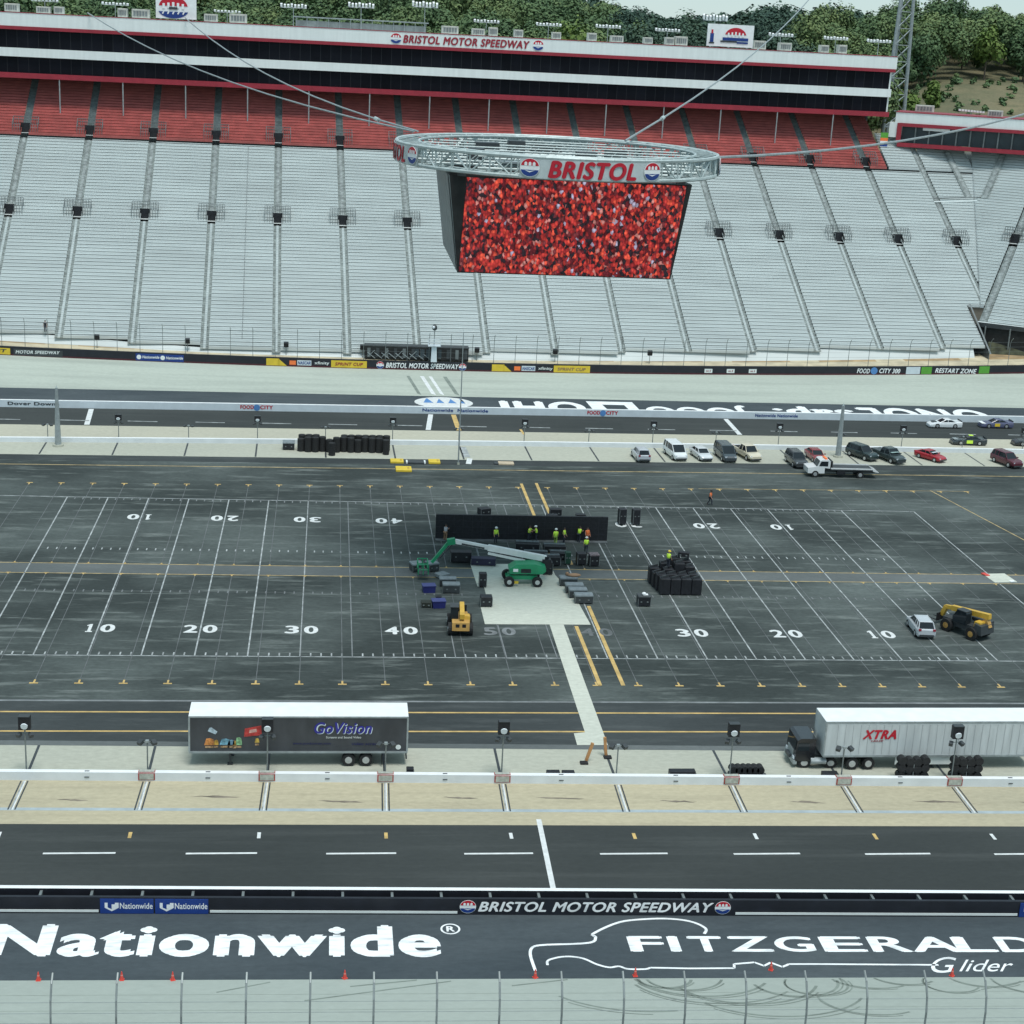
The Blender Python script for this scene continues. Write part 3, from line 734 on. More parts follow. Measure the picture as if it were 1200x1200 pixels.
# traffic cones at the edge of the apron
cone = thing('traffic_cone', 'x', 'cone')
b = MB(); b.box((0, 0, .03), (.46, .46, .06)); b.build('base', M_cone, cone)
b = MB(); b.cyl((0, 0, .06), (0, 0, .92), .20, .05, 10); cb = b.build('cone_body', M_cone, cone)
b = MB(); b.cyl((0, 0, .5), (0, 0, .62), .128, .107, 10); b.build('reflective_band', mat('cone_band', (.72, .25, .2)), cone)
CONES = [(-32.2, -74.5, 'leftmost red cone, below the first letter of the left lettering'), (-27.5, -74.6, 'second red cone from the left along the apron edge'), (-24.6, -74.7, 'third red cone from the left along the apron edge'),
         (-14.7, -74.8, 'red cone below the right half of the left white lettering'), (-3.5, -75.05, 'red cone at the nose of the painted truck outline'), (2.5, -75.05, 'red cone under the painted truck outline, near the first capital letter'),
         (10.9, -74.65, 'red cone beside the zigzag in the painted truck outline'), (21.9, -75.6, 'rightmost red cone, on the painted script lettering')]
for i, (x, y, l) in enumerate(CONES):
    if i == 0: cone.scale = (.6, .6, .6); cone.location = (x, y, 0); cone['label'] = l; cone['group'] = 'red cones along the near apron'
    else: dup(cone, (x, y, 0), random.uniform(0, 1), l, 'red cones along the near apron')

# ------------------------------------------------------------------ far side: walls, banners, masts
fpw = thing('pit_wall', 'low pale pit wall behind the row of parked cars on the far side', 'wall')
wall_prism('wall_body', lambda x: fP(x), .5, .62, M_pw, fpw, x0=-90, x1=130, top=M_white)
fsw = thing('sign_wall', 'long white wall with sponsor names between far pit road and track', 'wall')
M_fw = mat('sign_wall_white', (0.60, 0.67, 0.71), 0.5, var=0.05)
wall_prism('wall_body', lambda x: fC(x), .5, 1.02, M_fw, fsw, x0=-90, x1=130, top=M_white)
uf = Vector((1, .034, 0)).normalized()
def on_far(x, z, off=.02): return Vector((x, fC(x) - off, z))
for s, x, w, m in (('Dover Downs', -60.6, 7.0, M_dark), ('Nationwide  Nationwide', -2.6, 9.6, M_blue), ('Nationwide Nationwide', 47.2, 6.6, M_blue)):
    t = MB(); add_text(t, s, on_far(x, .33), uf, (0, 0, 1), w, .46, m, .03, 0, .01); t.build('lettering', None, fsw)
for x in (-28.6, 21.7):
    t = MB(); add_text(t, 'FOOD', on_far(x, .28), uf, (0, 0, 1), 1.9, .56, M_redbright, .04, 0, .01); add_text(t, 'CITY', on_far(x + 2.8, .28), uf, (0, 0, 1), 1.8, .56, M_redbright, .04, 0, .01)
    add_disc(t, on_far(x + 2.33, .5), uf, (0, 0, 1), .46, M_bluel, 14, th=.01); t.build('lettering', None, fsw)
# black outer wall with banners
ow = thing('outer_wall', 'long black outer wall with sponsor banners at the foot of the far grandstand', 'wall')
wall_prism('wall_body', lambda x: fE(x) + .02, .45, 1.42, M_blackwall, ow, x0=-100, x1=150, z0=lambda x: zE(x) - .05)
M_mar = mat('maroon_strip', (.075, .012, .018), .5)
wall_prism('red_strip', lambda x: fE(x) - .02, .03, .26, M_mar, ow, x0=-100, x1=150, z0=lambda x: zE(x) - .02)
ue = Vector((1, .022, 0)).normalized()
def on_out(x, z, off=.03): return Vector((x, fE(x) - off, zE(x) + z))
def board(x0, x1, m, z0=.12, z1=1.2, texts=()):
    b = MB(); a, c = on_out(x0, z0), on_out(x1, z0)
    P = [a, c, on_out(x1, z1), on_out(x0, z1)]; Q = [p + Vector((0, .04, 0)) for p in P]
    b.add(P + Q, [(0, 1, 2, 3), (7, 6, 5, 4), (3, 2, 6, 7), (0, 4, 5, 1), (0, 3, 7, 4), (1, 5, 6, 2)], m)
    o = b.build('sponsor_board', None, ow)
    for s, xa, w, z, h, mm in texts:
        t = MB(); add_text(t, s, on_out(xa, z, .045), ue, (0, 0, 1), w, h, mm, .03, .2, .01); t.build('lettering', None, o)
board(-68, -64.7, M_yel, .12, 1.1, [('PIT', -67.2, 2, .4, .5, M_dark)])
board(-64.2, -56.9, M_dark, .1, 1.1, [('MOTOR SPEEDWAY', -63.9, 6.6, .35, .5, M_suite)])
board(-45.9, -38.6, M_blue, .1, 1.2, [('Nationwide', -44.9, 2.6, .45, .45, M_white), ('Nationwide', -41.3, 2.6, .45, .45, M_white)])
for x in (-45.4, -41.8):
    t = MB(); add_disc(t, on_out(x, .65, .045), ue, (0, 0, 1), .36, M_white, 12, th=.01); t.build('emblem', None, ow)
def series(x):
    board(x, x + 2.0, M_yel, .1, 1.2)
    b = MB(); e = on_out(x + 1.9, .1, .045)
    b.add([on_out(x + 1.9, .1), on_out(x + 3.2, .1), on_out(x + 1.9, 1.2)], [(0, 1, 2)], M_yel); b.build('sponsor_board', None, ow)
    board(x + 3.6, x + 4.6, M_orange, .3, .95); board(x + 4.8, x + 7.0, M_fw, .25, 1.05, [('NASCAR', x + 4.9, 2.0, .4, .5, M_blue)])
    t = MB(); add_text(t, 'xfinity', on_out(x + 7.5, .35), ue, (0, 0, 1), 2.3, .6, M_suite, .02, 0, .01); t.build('lettering', None, ow)
series(-25.9); series(9.7)
board(-15.8, -10.2, M_yel, .1, 1.2, [('SPRINT CUP', -15.2, 4.4, .4, .5, M_red)])
board(19.7, 25.6, M_yel, .1, 1.2, [('SPRINT CUP', 20.3, 4.6, .4, .5, M_tanpants)])
t = MB(); add_text(t, 'BRISTOL MOTOR SPEEDWAY', on_out(-7.2, .25), ue, (0, 0, 1), 11.6, .85, M_letter, .035, .25, .01); t.build('lettering', None, ow)
for x in (-8.1, 5.0):
    t = MB(); add_emblem(t, on_out(x, .65), ue, (0, 0, 1), .6); t.build('emblem', None, ow)
for x in (44.5, 48.2, 51.9): board(x, x + 1.3, M_suite, .3, .95, [('no 5', x + .25, .8, .5, .3, M_red)])
t = MB(); add_text(t, 'FOOD', on_out(70.2, .3), ue, (0, 0, 1), 2.2, .8, M_letter, .035, .2, .01); add_text(t, 'CITY 300', on_out(74.0, .3), ue, (0, 0, 1), 3.6, .8, M_letter, .035, .2, .01)
add_disc(t, on_out(73.1, .68), ue, (0, 0, 1), .6, M_bluel, 12, th=.02); t.build('lettering', None, ow)
board(78.6, 81.0, M_fw, .1, 1.3); board(81.2, 83.0, M_green, .1, 1.3); board(91.2, 93.0, M_green, .1, 1.3)
t = MB(); add_text(t, 'RESTART ZONE', on_out(83.6, .3), ue, (0, 0, 1), 7.2, .8, M_letter, .035, .25, .01); t.build('lettering', None, ow)

# masts on the infield edge
def mast(label, loc, h, r0, r1):
    t = thing('light_mast', label, 'mast', loc)
    MB().cyl((0, 0, .25), (0, 0, h), r0, r1, 10).build('pole', M_steel, t)
    b = MB(); b.cyl((0, 0, 0), (0, 0, .25), r0 * 1.7, r0 * 1.6, 10); b.build('footing', M_conc, t)
    b = MB(); b.cyl((0, 0, h), (0, 0, h + .35), r1 * .5, .02, 6); b.build('tip', M_steel_l, t)
    return t
mast('thick tapering grey steel mast at the left end of the far pit wall', (-50.4, 47.4, 0), 7.6, .42, .16)
mast('thick tapering grey steel mast between the red car and the dark green car', (53.3, 50.3, 0), 7.2, .40, .20)
mast('very tall thin pale pole at the far edge of the infield, beside the finish stripes', (.55, 42.2, 0), 17.2, .10, .05)

# ------------------------------------------------------------------ far grandstand (local frame: a along the rows, b uphill)
SS = .03; T0 = .57
def SL(a, b, z): return Vector((a - SS * (b - 100), b + SS * a, z))
def zs(b): return 3.62 + T0 * (b - 97)
AIS = [-2.2 + 11.17 * k for k in range(-8, 11)]
B_RED = 146.3; B_TOP = 163.5; TR = .80; HR = TR * T0
def mitre_a(b):                       # right-hand end of the straight rows: the crease with the corner stand
    z = zs(b)
    X = 95.9 + (z - 9.07) * .49; Y = 109.4 + (z - 9.07) * 1.768
    return X + SS * (Y - 100)
def b_start(a): return float(np.interp(a, [-100, -57.6, -46.4, -35, -13, 20, 53, 65, 76, 88, 100], [101.5, 98.4, 97.4, 96.6, 96.6, 97.3, 98.8, 99.4, 99.9, 100.4, 101]))
def seat_rows(mb, P, z_of, b0, b1, aL, aR, mt, ms, bench=True):
    """stepped rows with bench planks between the lines aL(b) and aR(b)"""
    n0 = math.ceil((b0 - 97) / TR); n1 = math.floor((b1 - 97) / TR)
    for k in range(n0, n1):
        b = 97 + k * TR; z = z_of(b); l, r = aL(b), aR(b)
        if r - l < .4: continue
        p = lambda a, bb, zz: P(a, bb, zz)
        mb.add([p(l, b, z), p(r, b, z), p(r, b, z + HR), p(l, b, z + HR)], [(0, 1, 2, 3)], mt)              # riser
        mb.add([p(l, b, z + HR), p(r, b, z + HR), p(r, b + TR, z + HR), p(l, b + TR, z + HR)], [(0, 1, 2, 3)], mt)  # tread
        if bench:
            q0, q1, h0, h1 = b + TR - .42, b + TR - .05, z + HR + .12, z + HR + .21
            v = [p(l, q0, h0), p(r, q0, h0), p(r, q1, h0), p(l, q1, h0), p(l, q0, h1), p(r, q0, h1), p(r, q1, h1), p(l, q1, h1)]
            mb.add(v, [(0, 1, 5, 4), (4, 5, 6, 7), (3, 2, 1, 0), (1, 2, 6, 5), (0, 4, 7, 3)], ms)
GS = thing('grandstand', 'huge sloping grandstand of pale metal benches, red seats at the top, across the far side', 'grandstand')
AW = .66
for i in range(len(AIS) - 1):
    aL0, aR0 = AIS[i] + AW, AIS[i + 1] - AW
    if aL0 > 99: break
    last = aR0 > 93
    bs = b_start((aL0 + aR0) / 2)
    def aR(b, q=aR0):
        return min(q, mitre_a(b) - .02) if not (b < 109.9) else min(q, 94.9)
    def aL(b, q=aL0): return q
    mb = MB(); seat_rows(mb, SL, zs, bs, B_RED, aL, aR, M_alu_t, M_alu)
    if len(mb.v): mb.build('seating_section', None, GS)
    if aR0 > 93:
        mb = MB(); seat_rows(mb, SL, zs, B_RED + .01, 157.5, lambda b, q=aL0: max(q, 91.6), aR, M_alu_t, M_alu); mb.build('seating_section', None, GS)
    if aL0 < 88:
        mb = MB(); seat_rows(mb, SL, zs, B_RED + .01, B_TOP, aL, lambda b, q=aR0: min(q, 91.2), M_redstep, M_redseat)
        if len(mb.v): mb.build('red_seating_section', None, GS)
# aisles: steps with bench-end shade painted along their sides, interrupted by the two rows of entrances
def aisle(mb, P, z_of, a, b0, b1, wide, dark):
    n0 = math.ceil((b0 - 97) / (TR / 2)); n1 = math.floor((b1 - 97) / (TR / 2))
    for k in range(n0, n1):
        b = 97 + k * TR / 2; z = z_of(b); h = HR / 2; d = TR / 2
        for l, r, m in ((-AW, -wide, M_aisle_shade), (-wide, wide, dark), (wide, AW, M_aisle_shade)):
            if r - l < .01: continue
            dz = 0.0 if m is not M_aisle_shade else -.05
            p = [P(a + l, b, z + dz), P(a + r, b, z + dz), P(a + r, b, z + h + dz), P(a + l, b, z + h + dz), P(a + r, b + d, z + h + dz), P(a + l, b + d, z + h + dz)]
            mb.add(p, [(0, 1, 2, 3), (3, 2, 4, 5)], m)
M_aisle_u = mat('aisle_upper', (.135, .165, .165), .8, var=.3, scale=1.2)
M_rail = mat('rail_grey', (.17, .19, .19), .5, metal=.2, var=.2)
def vomitory(P, z_of, a, b, parent, name='vomitory', red=False):
    z = z_of(b); w = .80; dep = 2.5; t = MB()
    zt = z_of(b + dep) + .05
    t.add([P(a - w, b - .5, z - .05), P(a + w, b - .5, z - .05), P(a + w, b + dep, z - .05), P(a - w, b + dep, z - .05)], [(0, 1, 2, 3)], M_alu)      # landing
    t.add([P(a - w, b + .85, z - .05), P(a + w, b + .85, z - .05), P(a + w, b + .85, z + 1.65), P(a - w, b + .85, z + 1.65)], [(0, 1, 2, 3)], M_black)   # black sheet painting the unlit tunnel mouth
    t.add([P(a - w, b + .85, z + 1.55), P(a + w, b + .85, z + 1.55), P(a + w, b + dep + .2, zt + .02), P(a - w, b + dep + .2, zt + .02)], [(0, 1, 2, 3)], M_alu)
    for s in (-1, 1):
        t.add([P(a + s * w, b - .4, z - .2), P(a + s * w, b + .85, z - .1), P(a + s * w, b + .85, z + 1.7), P(a + s * w, b - .4, z + .75)], [(0, 1, 2, 3)], M_opening)
    o = t.build(name, None, parent)
    r = MB()
    for s in (-1, 1):                                   # railings each side and above
        for j in range(4):
            aa = a + s * (w + .12 + j * .42)
            r.cyl(P(aa, b - .2, z_of(b - .2)), P(aa, b - .2, z + 1.55), .05, n=4, m=M_rail)
            r.cyl(P(aa, b + 1.7, z_of(b + 1.7)), P(aa, b + 1.7, z + 2.7), .05, n=4, m=M_rail)
        for zz in (.95, 1.5):
            r.cyl(P(a + s * (w + .05), b - .2, z + zz), P(a + s * (w + 1.45), b - .2, z + zz), .05, n=4, m=M_rail)
            r.cyl(P(a + s * (w + 1.4), b - .2, z + zz), P(a + s * (w + 1.4), b + 1.7, z + zz + 1.2), .05, n=4, m=M_rail)
    for zz in (2.2, 2.7): r.cyl(P(a - w - 1.4, b + 1.7, z + zz), P(a + w + 1.4, b + 1.7, z + zz), .06, n=4, m=M_rail)
    for j in range(-2, 3): r.cyl(P(a + j * .36, b + 1.7, z_of(b + 1.7)), P(a + j * .36, b + 1.7, z + 2.7), .04, n=4, m=M_rail)
    r.build('railing', None, o)
for i, a in enumerate(AIS):
    if a > 99: break
    bs = b_start(a)
    lastc = a > 92
    if lastc: bs = 111
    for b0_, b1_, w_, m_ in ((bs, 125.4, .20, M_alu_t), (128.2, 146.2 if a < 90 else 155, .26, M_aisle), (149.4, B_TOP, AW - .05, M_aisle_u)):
        if b0_ > 149 and a > 90: continue
        t = MB(); aisle(t, SL, zs, a, b0_, b1_, w_, m_); t.build('aisle', None, GS)
    vomitory(SL, zs, a, 126.0, GS)
    if a < 91: vomitory(SL, zs, a, 147.2, GS)
# dull seams half way between some aisles, front fascia, walkway
fz = MB()
for a in (-29.8, 10.0 - 40):
    pass
for a in (-29.9,): 
    for k in range(2, 60): 
        b = 97 + k * TR; fz.add([SL(a - .05, b, zs(b) + .45), SL(a + .05, b, zs(b) + .45), SL(a + .05, b + .7, zs(b + .7) + .45), SL(a - .05, b + .7, zs(b + .7) + .45)], [(0, 1, 2, 3)], M_rail)
fz.build('expansion_joint', None, GS)
fr = MB()
for x in range(-95, 93, 4):
    p = []
    for aa in (x, x + 4 if x + 4 < 95 else 95):
        bs = b_start(aa); p.append((aa, bs, zs(bs)))
    (a0, b0, z0), (a1, b1, z1) = p
    lo0 = max(z0 - 2.2, 1.9); lo1 = max(z1 - 2.2, 1.9)
    fr.add([SL(a0, b0 - .9, lo0), SL(a1, b1 - .9, lo1), SL(a1, b1 + .9, z1 + .3), SL(a0, b0 + .9, z0 + .3)], [(0, 1, 2, 3)], M_alu_t)
fr.build('front_fascia', None, GS)
fr = MB()
for bb in (98,): pass
fr.add([SL(94.95, 99, 3), SL(94.95, 110.3, 3), SL(94.95, 110.3, zs(110.3) + .6), SL(94.95, 99, zs(99) + .4)], [(0, 1, 2, 3)], M_dark)
fr.add([SL(95.1, 99.2, zs(99.2) + .4), SL(95.4, 99.2, zs(99.2) + .4), SL(95.4, 110.2, zs(110.2) + .9), SL(95.1, 110.2, zs(110.2) + .9)], [(0, 1, 2, 3)], M_rail)
fr.build('end_wall', None, GS)
# walkway behind the outer wall
wk = MB()
for x in range(-100, 150, 5):
    a0, a1 = x, x + 5
    P = []
    for a in (a0, a1):
        y0 = fE(a) + .47; z = zE(a) + 1.22; yb = max(b_start(a) + SS * a + 1.6, y0 + 3.5) if a < 95 else y0 + 9
        P.append(((a, y0, z), (a, y0 + (yb - y0) * .55, z + .12), (a, yb, z + .3)))
    wk.add([P[0][0], P[1][0], P[1][1], P[0][1]], [(0, 1, 2, 3)], M_beige); wk.add([P[0][1], P[1][1], P[1][2], P[0][2]], [(0, 1, 2, 3)], M_tan if (x // 5) % 3 else M_beige)
struct(wk.build('walkway', None))
# far catch fence
cf = thing('catch_fence', 'thin dark catch fence posts and cables standing on the far outer wall', 'fence')
for k in range(-21, 32):
    x = -.4 + 3.45 * k; y = fE(x) + .3; z = zE(x) + 1.35
    b = MB(); b.tube([(x, y, z), (x, y, z + 3.6), (x, y - .35, z + 4.3), (x, y - .9, z + 4.7)], .045, 5); b.build('post', M_post, cf)
b = MB()
for h in (.7, 1.5, 2.3, 3.1, 3.9): b.tube([(x, fE(x) + .28, zE(x) + 1.35 + h) for x in range(-75, 110, 6)], .014, 4)
b.build('cables', M_post, cf)
# dark gap and equipment in front of the stand near the finish line, flag stand
gp = thing('service_bay', 'dark open bay with pale struts under the front rows, left of the flag stand', 'bay')
b = MB(); b.box((-4.2, 96.2, 3.9), (16.5, 1.6, 2.0), M_opening); b.build('bay_body', None, gp)  # solid box, its dark colour stands in for the shade in the bay
for k in range(12):
    b = MB(); b.box((-11.8 + k * 1.4, 95.36, 3.9), (.5, .06, 1.5), M_dark if k % 2 else M_rail); b.build('bay_frame', None, gp)
b = MB()
for k in range(9):
    x = -12 + k * 1.1; b.cyl((x, 95.3, 3.9), (x + 1.2, 95.3, 3.0), .07, n=5)
    if k % 2: b.cyl((x, 95.25, 4.3), (x - 1.0, 95.25, 3.3), .05, n=5)
b.build('struts', M_steel, gp)
b = MB()
for k in range(5): b.box((-4.2 + k * .9, 95.3, 4.0), (.62, .12, 1.3), M_glassg)
b.build('panels', None, gp)
b = MB(); b.box((-4.2, 96.4, 4.98), (16.6, 1.9, .12), M_dark); b.build('top_rail', None, gp)
gp.location.x = 1.9
fs = thing('flag_stand', 'small pale flag stand tower with round lamp above the far outer wall', 'flag stand', (.35, 94.3, 2.9))
b = MB(); b.box((0, 0, 1.2), (.95, .8, 2.4), M_fw, taper=.8); b.build('column', None, fs)
b = MB(); b.box((0, 0, 2.6), (2.0, 1.3, .12), M_fw)
for x in (-.95, 0, .95):
    b.cyl((x, -.6, 2.6), (x, -.6, 3.7), .04, n=5)
for z in (3.2, 3.7): b.cyl((-.95, -.6, z), (.95, -.6, z), .04, n=5)
b.build('platform', M_fw, fs)
b = MB(); b.cyl((0, .3, 2.6), (0, .3, 5.0), .06, n=6); b.build('pole', M_post, fs)
b = MB(); b.ell((0, .3, 5.4), (.42, .42, .5)); b.build('signal_lamp', M_dark, fs)
b = MB(); b.ell((-.18, -.02, 5.5), (.22, .16, .22)); b.build('lens', M_lamp, fs)
for i, (x, l) in enumerate(((-10.9, 'small square loudspeaker box on the far wall at the left end of the dark bay'), (7.4, 'small black loudspeaker box right of the flag stand'), (-22.9, 'small black loudspeaker box in front of the bleachers, left of the bay'), (-38.2, 'black loudspeaker box in front of the bleachers, second from left'), (-52.0, 'leftmost black loudspeaker box in front of the bleachers'), (20.1, 'black loudspeaker box in front of the bleachers above the right yellow banner'), (35.7, 'black loudspeaker box in front of the bleachers below the right of the screen'))):
    t = thing('loudspeaker', l, 'loudspeaker', (x, fE(x) + 2.2, zE(x) + 1.3), 0, 'loudspeakers in front of the far bleachers')
    b = MB(); b.box((0, 0, 1.75), (.75, .5, .75), M_black, rx=.25); b.build('cabinet', None, t)
    b = MB(); b.cyl((0, 0, 0), (0, 0, 1.5), .05, n=5); b.build('stand_pole', M_post, t)

# ------------------------------------------------------------------ corner stand on the right, its tunnel mouth, lower suite
TH = R(33); n2 = Vector((math.sin(TH), math.cos(TH), 0)); r2 = Vector((math.cos(TH), -math.sin(TH), 0)); M0 = Vector((95.9, 109.4, 0))
def SC(a, b, z): p = M0 + r2 * a + n2 * (b - 97); return Vector((p.x, p.y, z))
def zc(b): return 9.07 + T0 * (b - 97)
CS = thing('corner_grandstand', 'shaded corner block of grey bleachers turning towards the viewer at the right edge', 'grandstand')
mit = lambda b: -.316 * (b - 97) + .03
for l, r in ((None, -.6), (1.0, 11.0), (12.6, 23), (24.5, 36)):
    mb = MB(); seat_rows(mb, SC, zc, 96.9, 146, (lambda b: mit(b)) if l is None else K(l), K(r), M_alu_t, M_alu); mb.build('seating_section', None, CS)
for a in (.2, 11.8, 23.7):
    for b0_, b1_ in ((97, 117.5), (120, 146)):
        t = MB(); aisle(t, SC, zc, a, b0_, b1_, .34, M_aisle); t.build('aisle', None, CS)
    vomitory(SC, zc, a, 118.2, CS)
t = MB(); aisle(t, SC, lambda b: zc(b) + .55, -8.2, 129, 146, .4, M_aisle); t.build('aisle', None, CS)
t = MB(); aisle(t, SL, lambda b: zs(b) + .5, 105.0, 138.3, 152, .4, M_aisle); t.build('aisle', None, GS)
t = MB(); t.cyl(SL(97.6, 137.4, zs(137.4) + .9), SL(107.2, 138.2, zs(138.2) + .9), .10, n=5, m=M_rail); t.cyl(SL(97.6, 137.2, zs(137.2) + .35), SL(107.2, 138.0, zs(138.0) + .35), .18, n=5, m=M_alu); t.build('railing', None, GS)
# tunnel mouth beneath the corner block
t = MB()
A_, B_ = SC(-.6, 96.9, 0), SC(36, 96.9, 0)
t.add([(A_.x, A_.y, 2.0), (B_.x, B_.y, 2.0), (B_.x, B_.y, 9.0), (A_.x, A_.y, 9.0)], [(0, 1, 2, 3)], M_opening)  # flat dark sheet painted as the shade inside the tunnel
t.build('tunnel_shade', None, CS)
t = MB(); p, q_ = SC(-.6, 96.6, 0), SC(36, 96.6, 0); t.add([(p.x, p.y, 8.7), (q_.x, q_.y, 8.7), (q_.x, q_.y, 9.5), (p.x, p.y, 9.5)], [(0, 1, 2, 3)], M_dark)
t.add([(p.x, p.y, 9.5), (q_.x, q_.y, 9.5), (q_.x + n2.x, q_.y + n2.y, 9.5), (p.x + n2.x, p.y + n2.y, 9.5)], [(0, 1, 2, 3)], M_alu_t); t.build('front_beam', None, CS)
t = MB()
for k in range(9):
    p = SC(1 + k * 4.2, 96.3, 0); t.cyl((p.x, p.y, 2), (p.x, p.y, 9.0), .14, n=6)
t.build('columns', M_post, CS)
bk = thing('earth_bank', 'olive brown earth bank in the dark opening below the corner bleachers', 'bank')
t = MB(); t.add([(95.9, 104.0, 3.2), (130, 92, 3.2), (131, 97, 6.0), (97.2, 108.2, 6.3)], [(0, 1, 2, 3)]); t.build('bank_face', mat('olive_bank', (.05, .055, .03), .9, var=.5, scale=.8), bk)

# lower suite building on the corner
LS = thing('lower_suite', 'single storey white and red glazed suite above the corner bleachers, right edge', 'building')
L0 = Vector((92.6, 155.9, 0)); ang = R(24); lr = Vector((math.cos(ang), -math.sin(ang), 0)); ln = Vector((math.sin(ang), math.cos(ang), 0))
def LP(u, v, z): p = L0 + lr * u + ln * v; return Vector((p.x, p.y, z))
def lbox(mb, u0, u1, v0, v1, z0, z1, m):
    P = [LP(u0, v0, z0), LP(u1, v0, z0), LP(u1, v1, z0), LP(u0, v1, z0), LP(u0, v0, z1), LP(u1, v0, z1), LP(u1, v1, z1), LP(u0, v1, z1)]
    mb.add(P, [(0, 3, 2, 1), (4, 5, 6, 7), (0, 1, 5, 4), (1, 2, 6, 5), (2, 3, 7, 6), (3, 0, 4, 7)], m)
b = MB(); lbox(b, .1, 50, 0, 9, 40.4, 42.35, M_suite); lbox(b, -.9, 1.0, -.05, 3, 37.6, 40.4, M_suite); b.build('fascia', None, LS)
b = MB(); lbox(b, .6, 50, -.25, .2, 39.75, 40.38, M_red); lbox(b, .9, 50, -.35, .3, 35.9, 36.65, M_red); lbox(b, .6, 1.5, -.3, .3, 36.66, 39.74, M_red); b.build('red_trim', None, LS)
b = MB(); lbox(b, 1.5, 50, 1.0, 1.3, 36.66, 39.74, M_glassg); b.build('glazing', None, LS)
for k in range(12):
    b = MB(); lbox(b, 4 + k * 2.6, 4.25 + k * 2.6, .7, .98, 36.66, 39.74, M_post); b.build('mullion', None, LS)
b = MB(); lbox(b, 1.0, 50, .3, 9, 35.8, 36.2, M_dark); b.build('floor_slab', None, LS)
b = MB(); lbox(b, .1, 50, -.1, 9.2, 42.36, 42.5, M_red); b.build('roof_edge', None, LS)
b = MB(); lbox(b, 5.5, 10.6, .3, .6, 39.2, 39.7, M_suite); b.build('blind', None, LS)
t = thing('flag_banner', 'small red, white and blue banner hanging at the right end of the red seats', 'banner', LP(-1.6, -.8, 33.2))
b = MB(); b.cyl((0, 0, 0), (0, 0, 5.5), .07, n=6); b.build('pole', M_post, t)
b = MB(); b.box((0, -.1, 4.7), (1.5, .06, 1.0), M_green); b.box((0, -.1, 3.9), (1.5, .06, .6), M_orange); b.box((0, -.1, 3.3), (1.5, .06, .6), M_white); b.box((0, -.1, 2.6), (1.5, .06, .8), M_blue); b.build('cloth', None, t)

# ------------------------------------------------------------------ suite building along the top of the stand
SU = thing('suite_building', 'long two storey white suite building with black glass bands above the red seats', 'building')
def sbox(mb, a0, a1, b0, b1, z0, z1, m):
    P = [SL(a0, b0, z0), SL(a1, b0, z0), SL(a1, b1, z0), SL(a0, b1, z0), SL(a0, b0, z1), SL(a1, b0, z1), SL(a1, b1, z1), SL(a0, b1, z1)]
    mb.add(P, [(0, 3, 2, 1), (4, 5, 6, 7), (0, 1, 5, 4), (1, 2, 6, 5), (2, 3, 7, 6), (3, 0, 4, 7)], m)
A0, A1 = -110, 92.6; BF = 152.6
def sm(f): b = MB(); f(b); return b
b = MB(); sbox(b, A0, A1 + .6, BF, BF + 14, 50.35, 52.6, M_suite); b.build('roof_fascia', None, SU)
b = MB(); sbox(b, A0, A1 + .4, BF - .12, BF + .3, 49.75, 50.34, M_red); sbox(b, A0, A1 + .62, BF - .06, BF + .5, 52.61, 52.74, M_red); b.build('red_trim', None, SU)
b = MB(); sbox(b, A0, A1, BF - .1, BF + 14, 45.1, 46.6, M_suite); b.build('floor_band', None, SU)
b = MB(); sbox(b, A0, A1, BF - .3, BF + .3, 41.4, 42.3, M_red); b.build('red_rail', None, SU)
b = MB(); sbox(b, A0, A1 - .4, BF + .55, BF + 13.5, 46.61, 49.74, M_glass); b.build('upper_glazing', None, SU)
b = MB(); sbox(b, A0, A1 - .4, BF + .55, BF + 13.5, 42.31, 45.09, M_glass); b.build('lower_glazing', None, SU)
b = MB(); sbox(b, A0, A1, BF + .31, BF + 13, 41.5, 42.2, M_dark); b.build('floor_slab', None, SU)
b = MB(); sbox(b, A0, A1, BF + 11.5, BF + 12, 37, 41.49, M_dark); b.build('rear_wall', None, SU)
b = MB(); sbox(b, A1 - .39, A1 - .1, BF + .5, BF + 13.5, 42.31, 45.09, M_suite); sbox(b, A1 - .39, A1 - .1, BF + .5, BF + 13.5, 46.61, 49.74, M_suite); b.build('end_wall', None, SU)
for k in range(-9, 9):
    a = -2.2 + 11.17 * k + 5.5
    if a > 90: continue
    b = MB(); b.cyl(SL(a, BF - .1, zs(BF) - .2), SL(a, BF - .1, 41.4), .12, n=8); b.build('column', M_steel, SU)
ua = Vector((1, SS, 0)).normalized()
t = MB(); add_text(t, 'BRISTOL MOTOR SPEEDWAY', SL(-3.6 + 1.6, BF - .03, 50.72), ua, (0, 0, 1), 23.6, 1.45, M_red, .045, .2, .06); t.build('lettering', None, SU)
for a in (-3.3, 23.2):
    t = MB(); add_emblem(t, SL(a, BF - .03, 51.45), ua, (0, 0, 1), 1.05, .95, .05); t.build('emblem', None, SU)
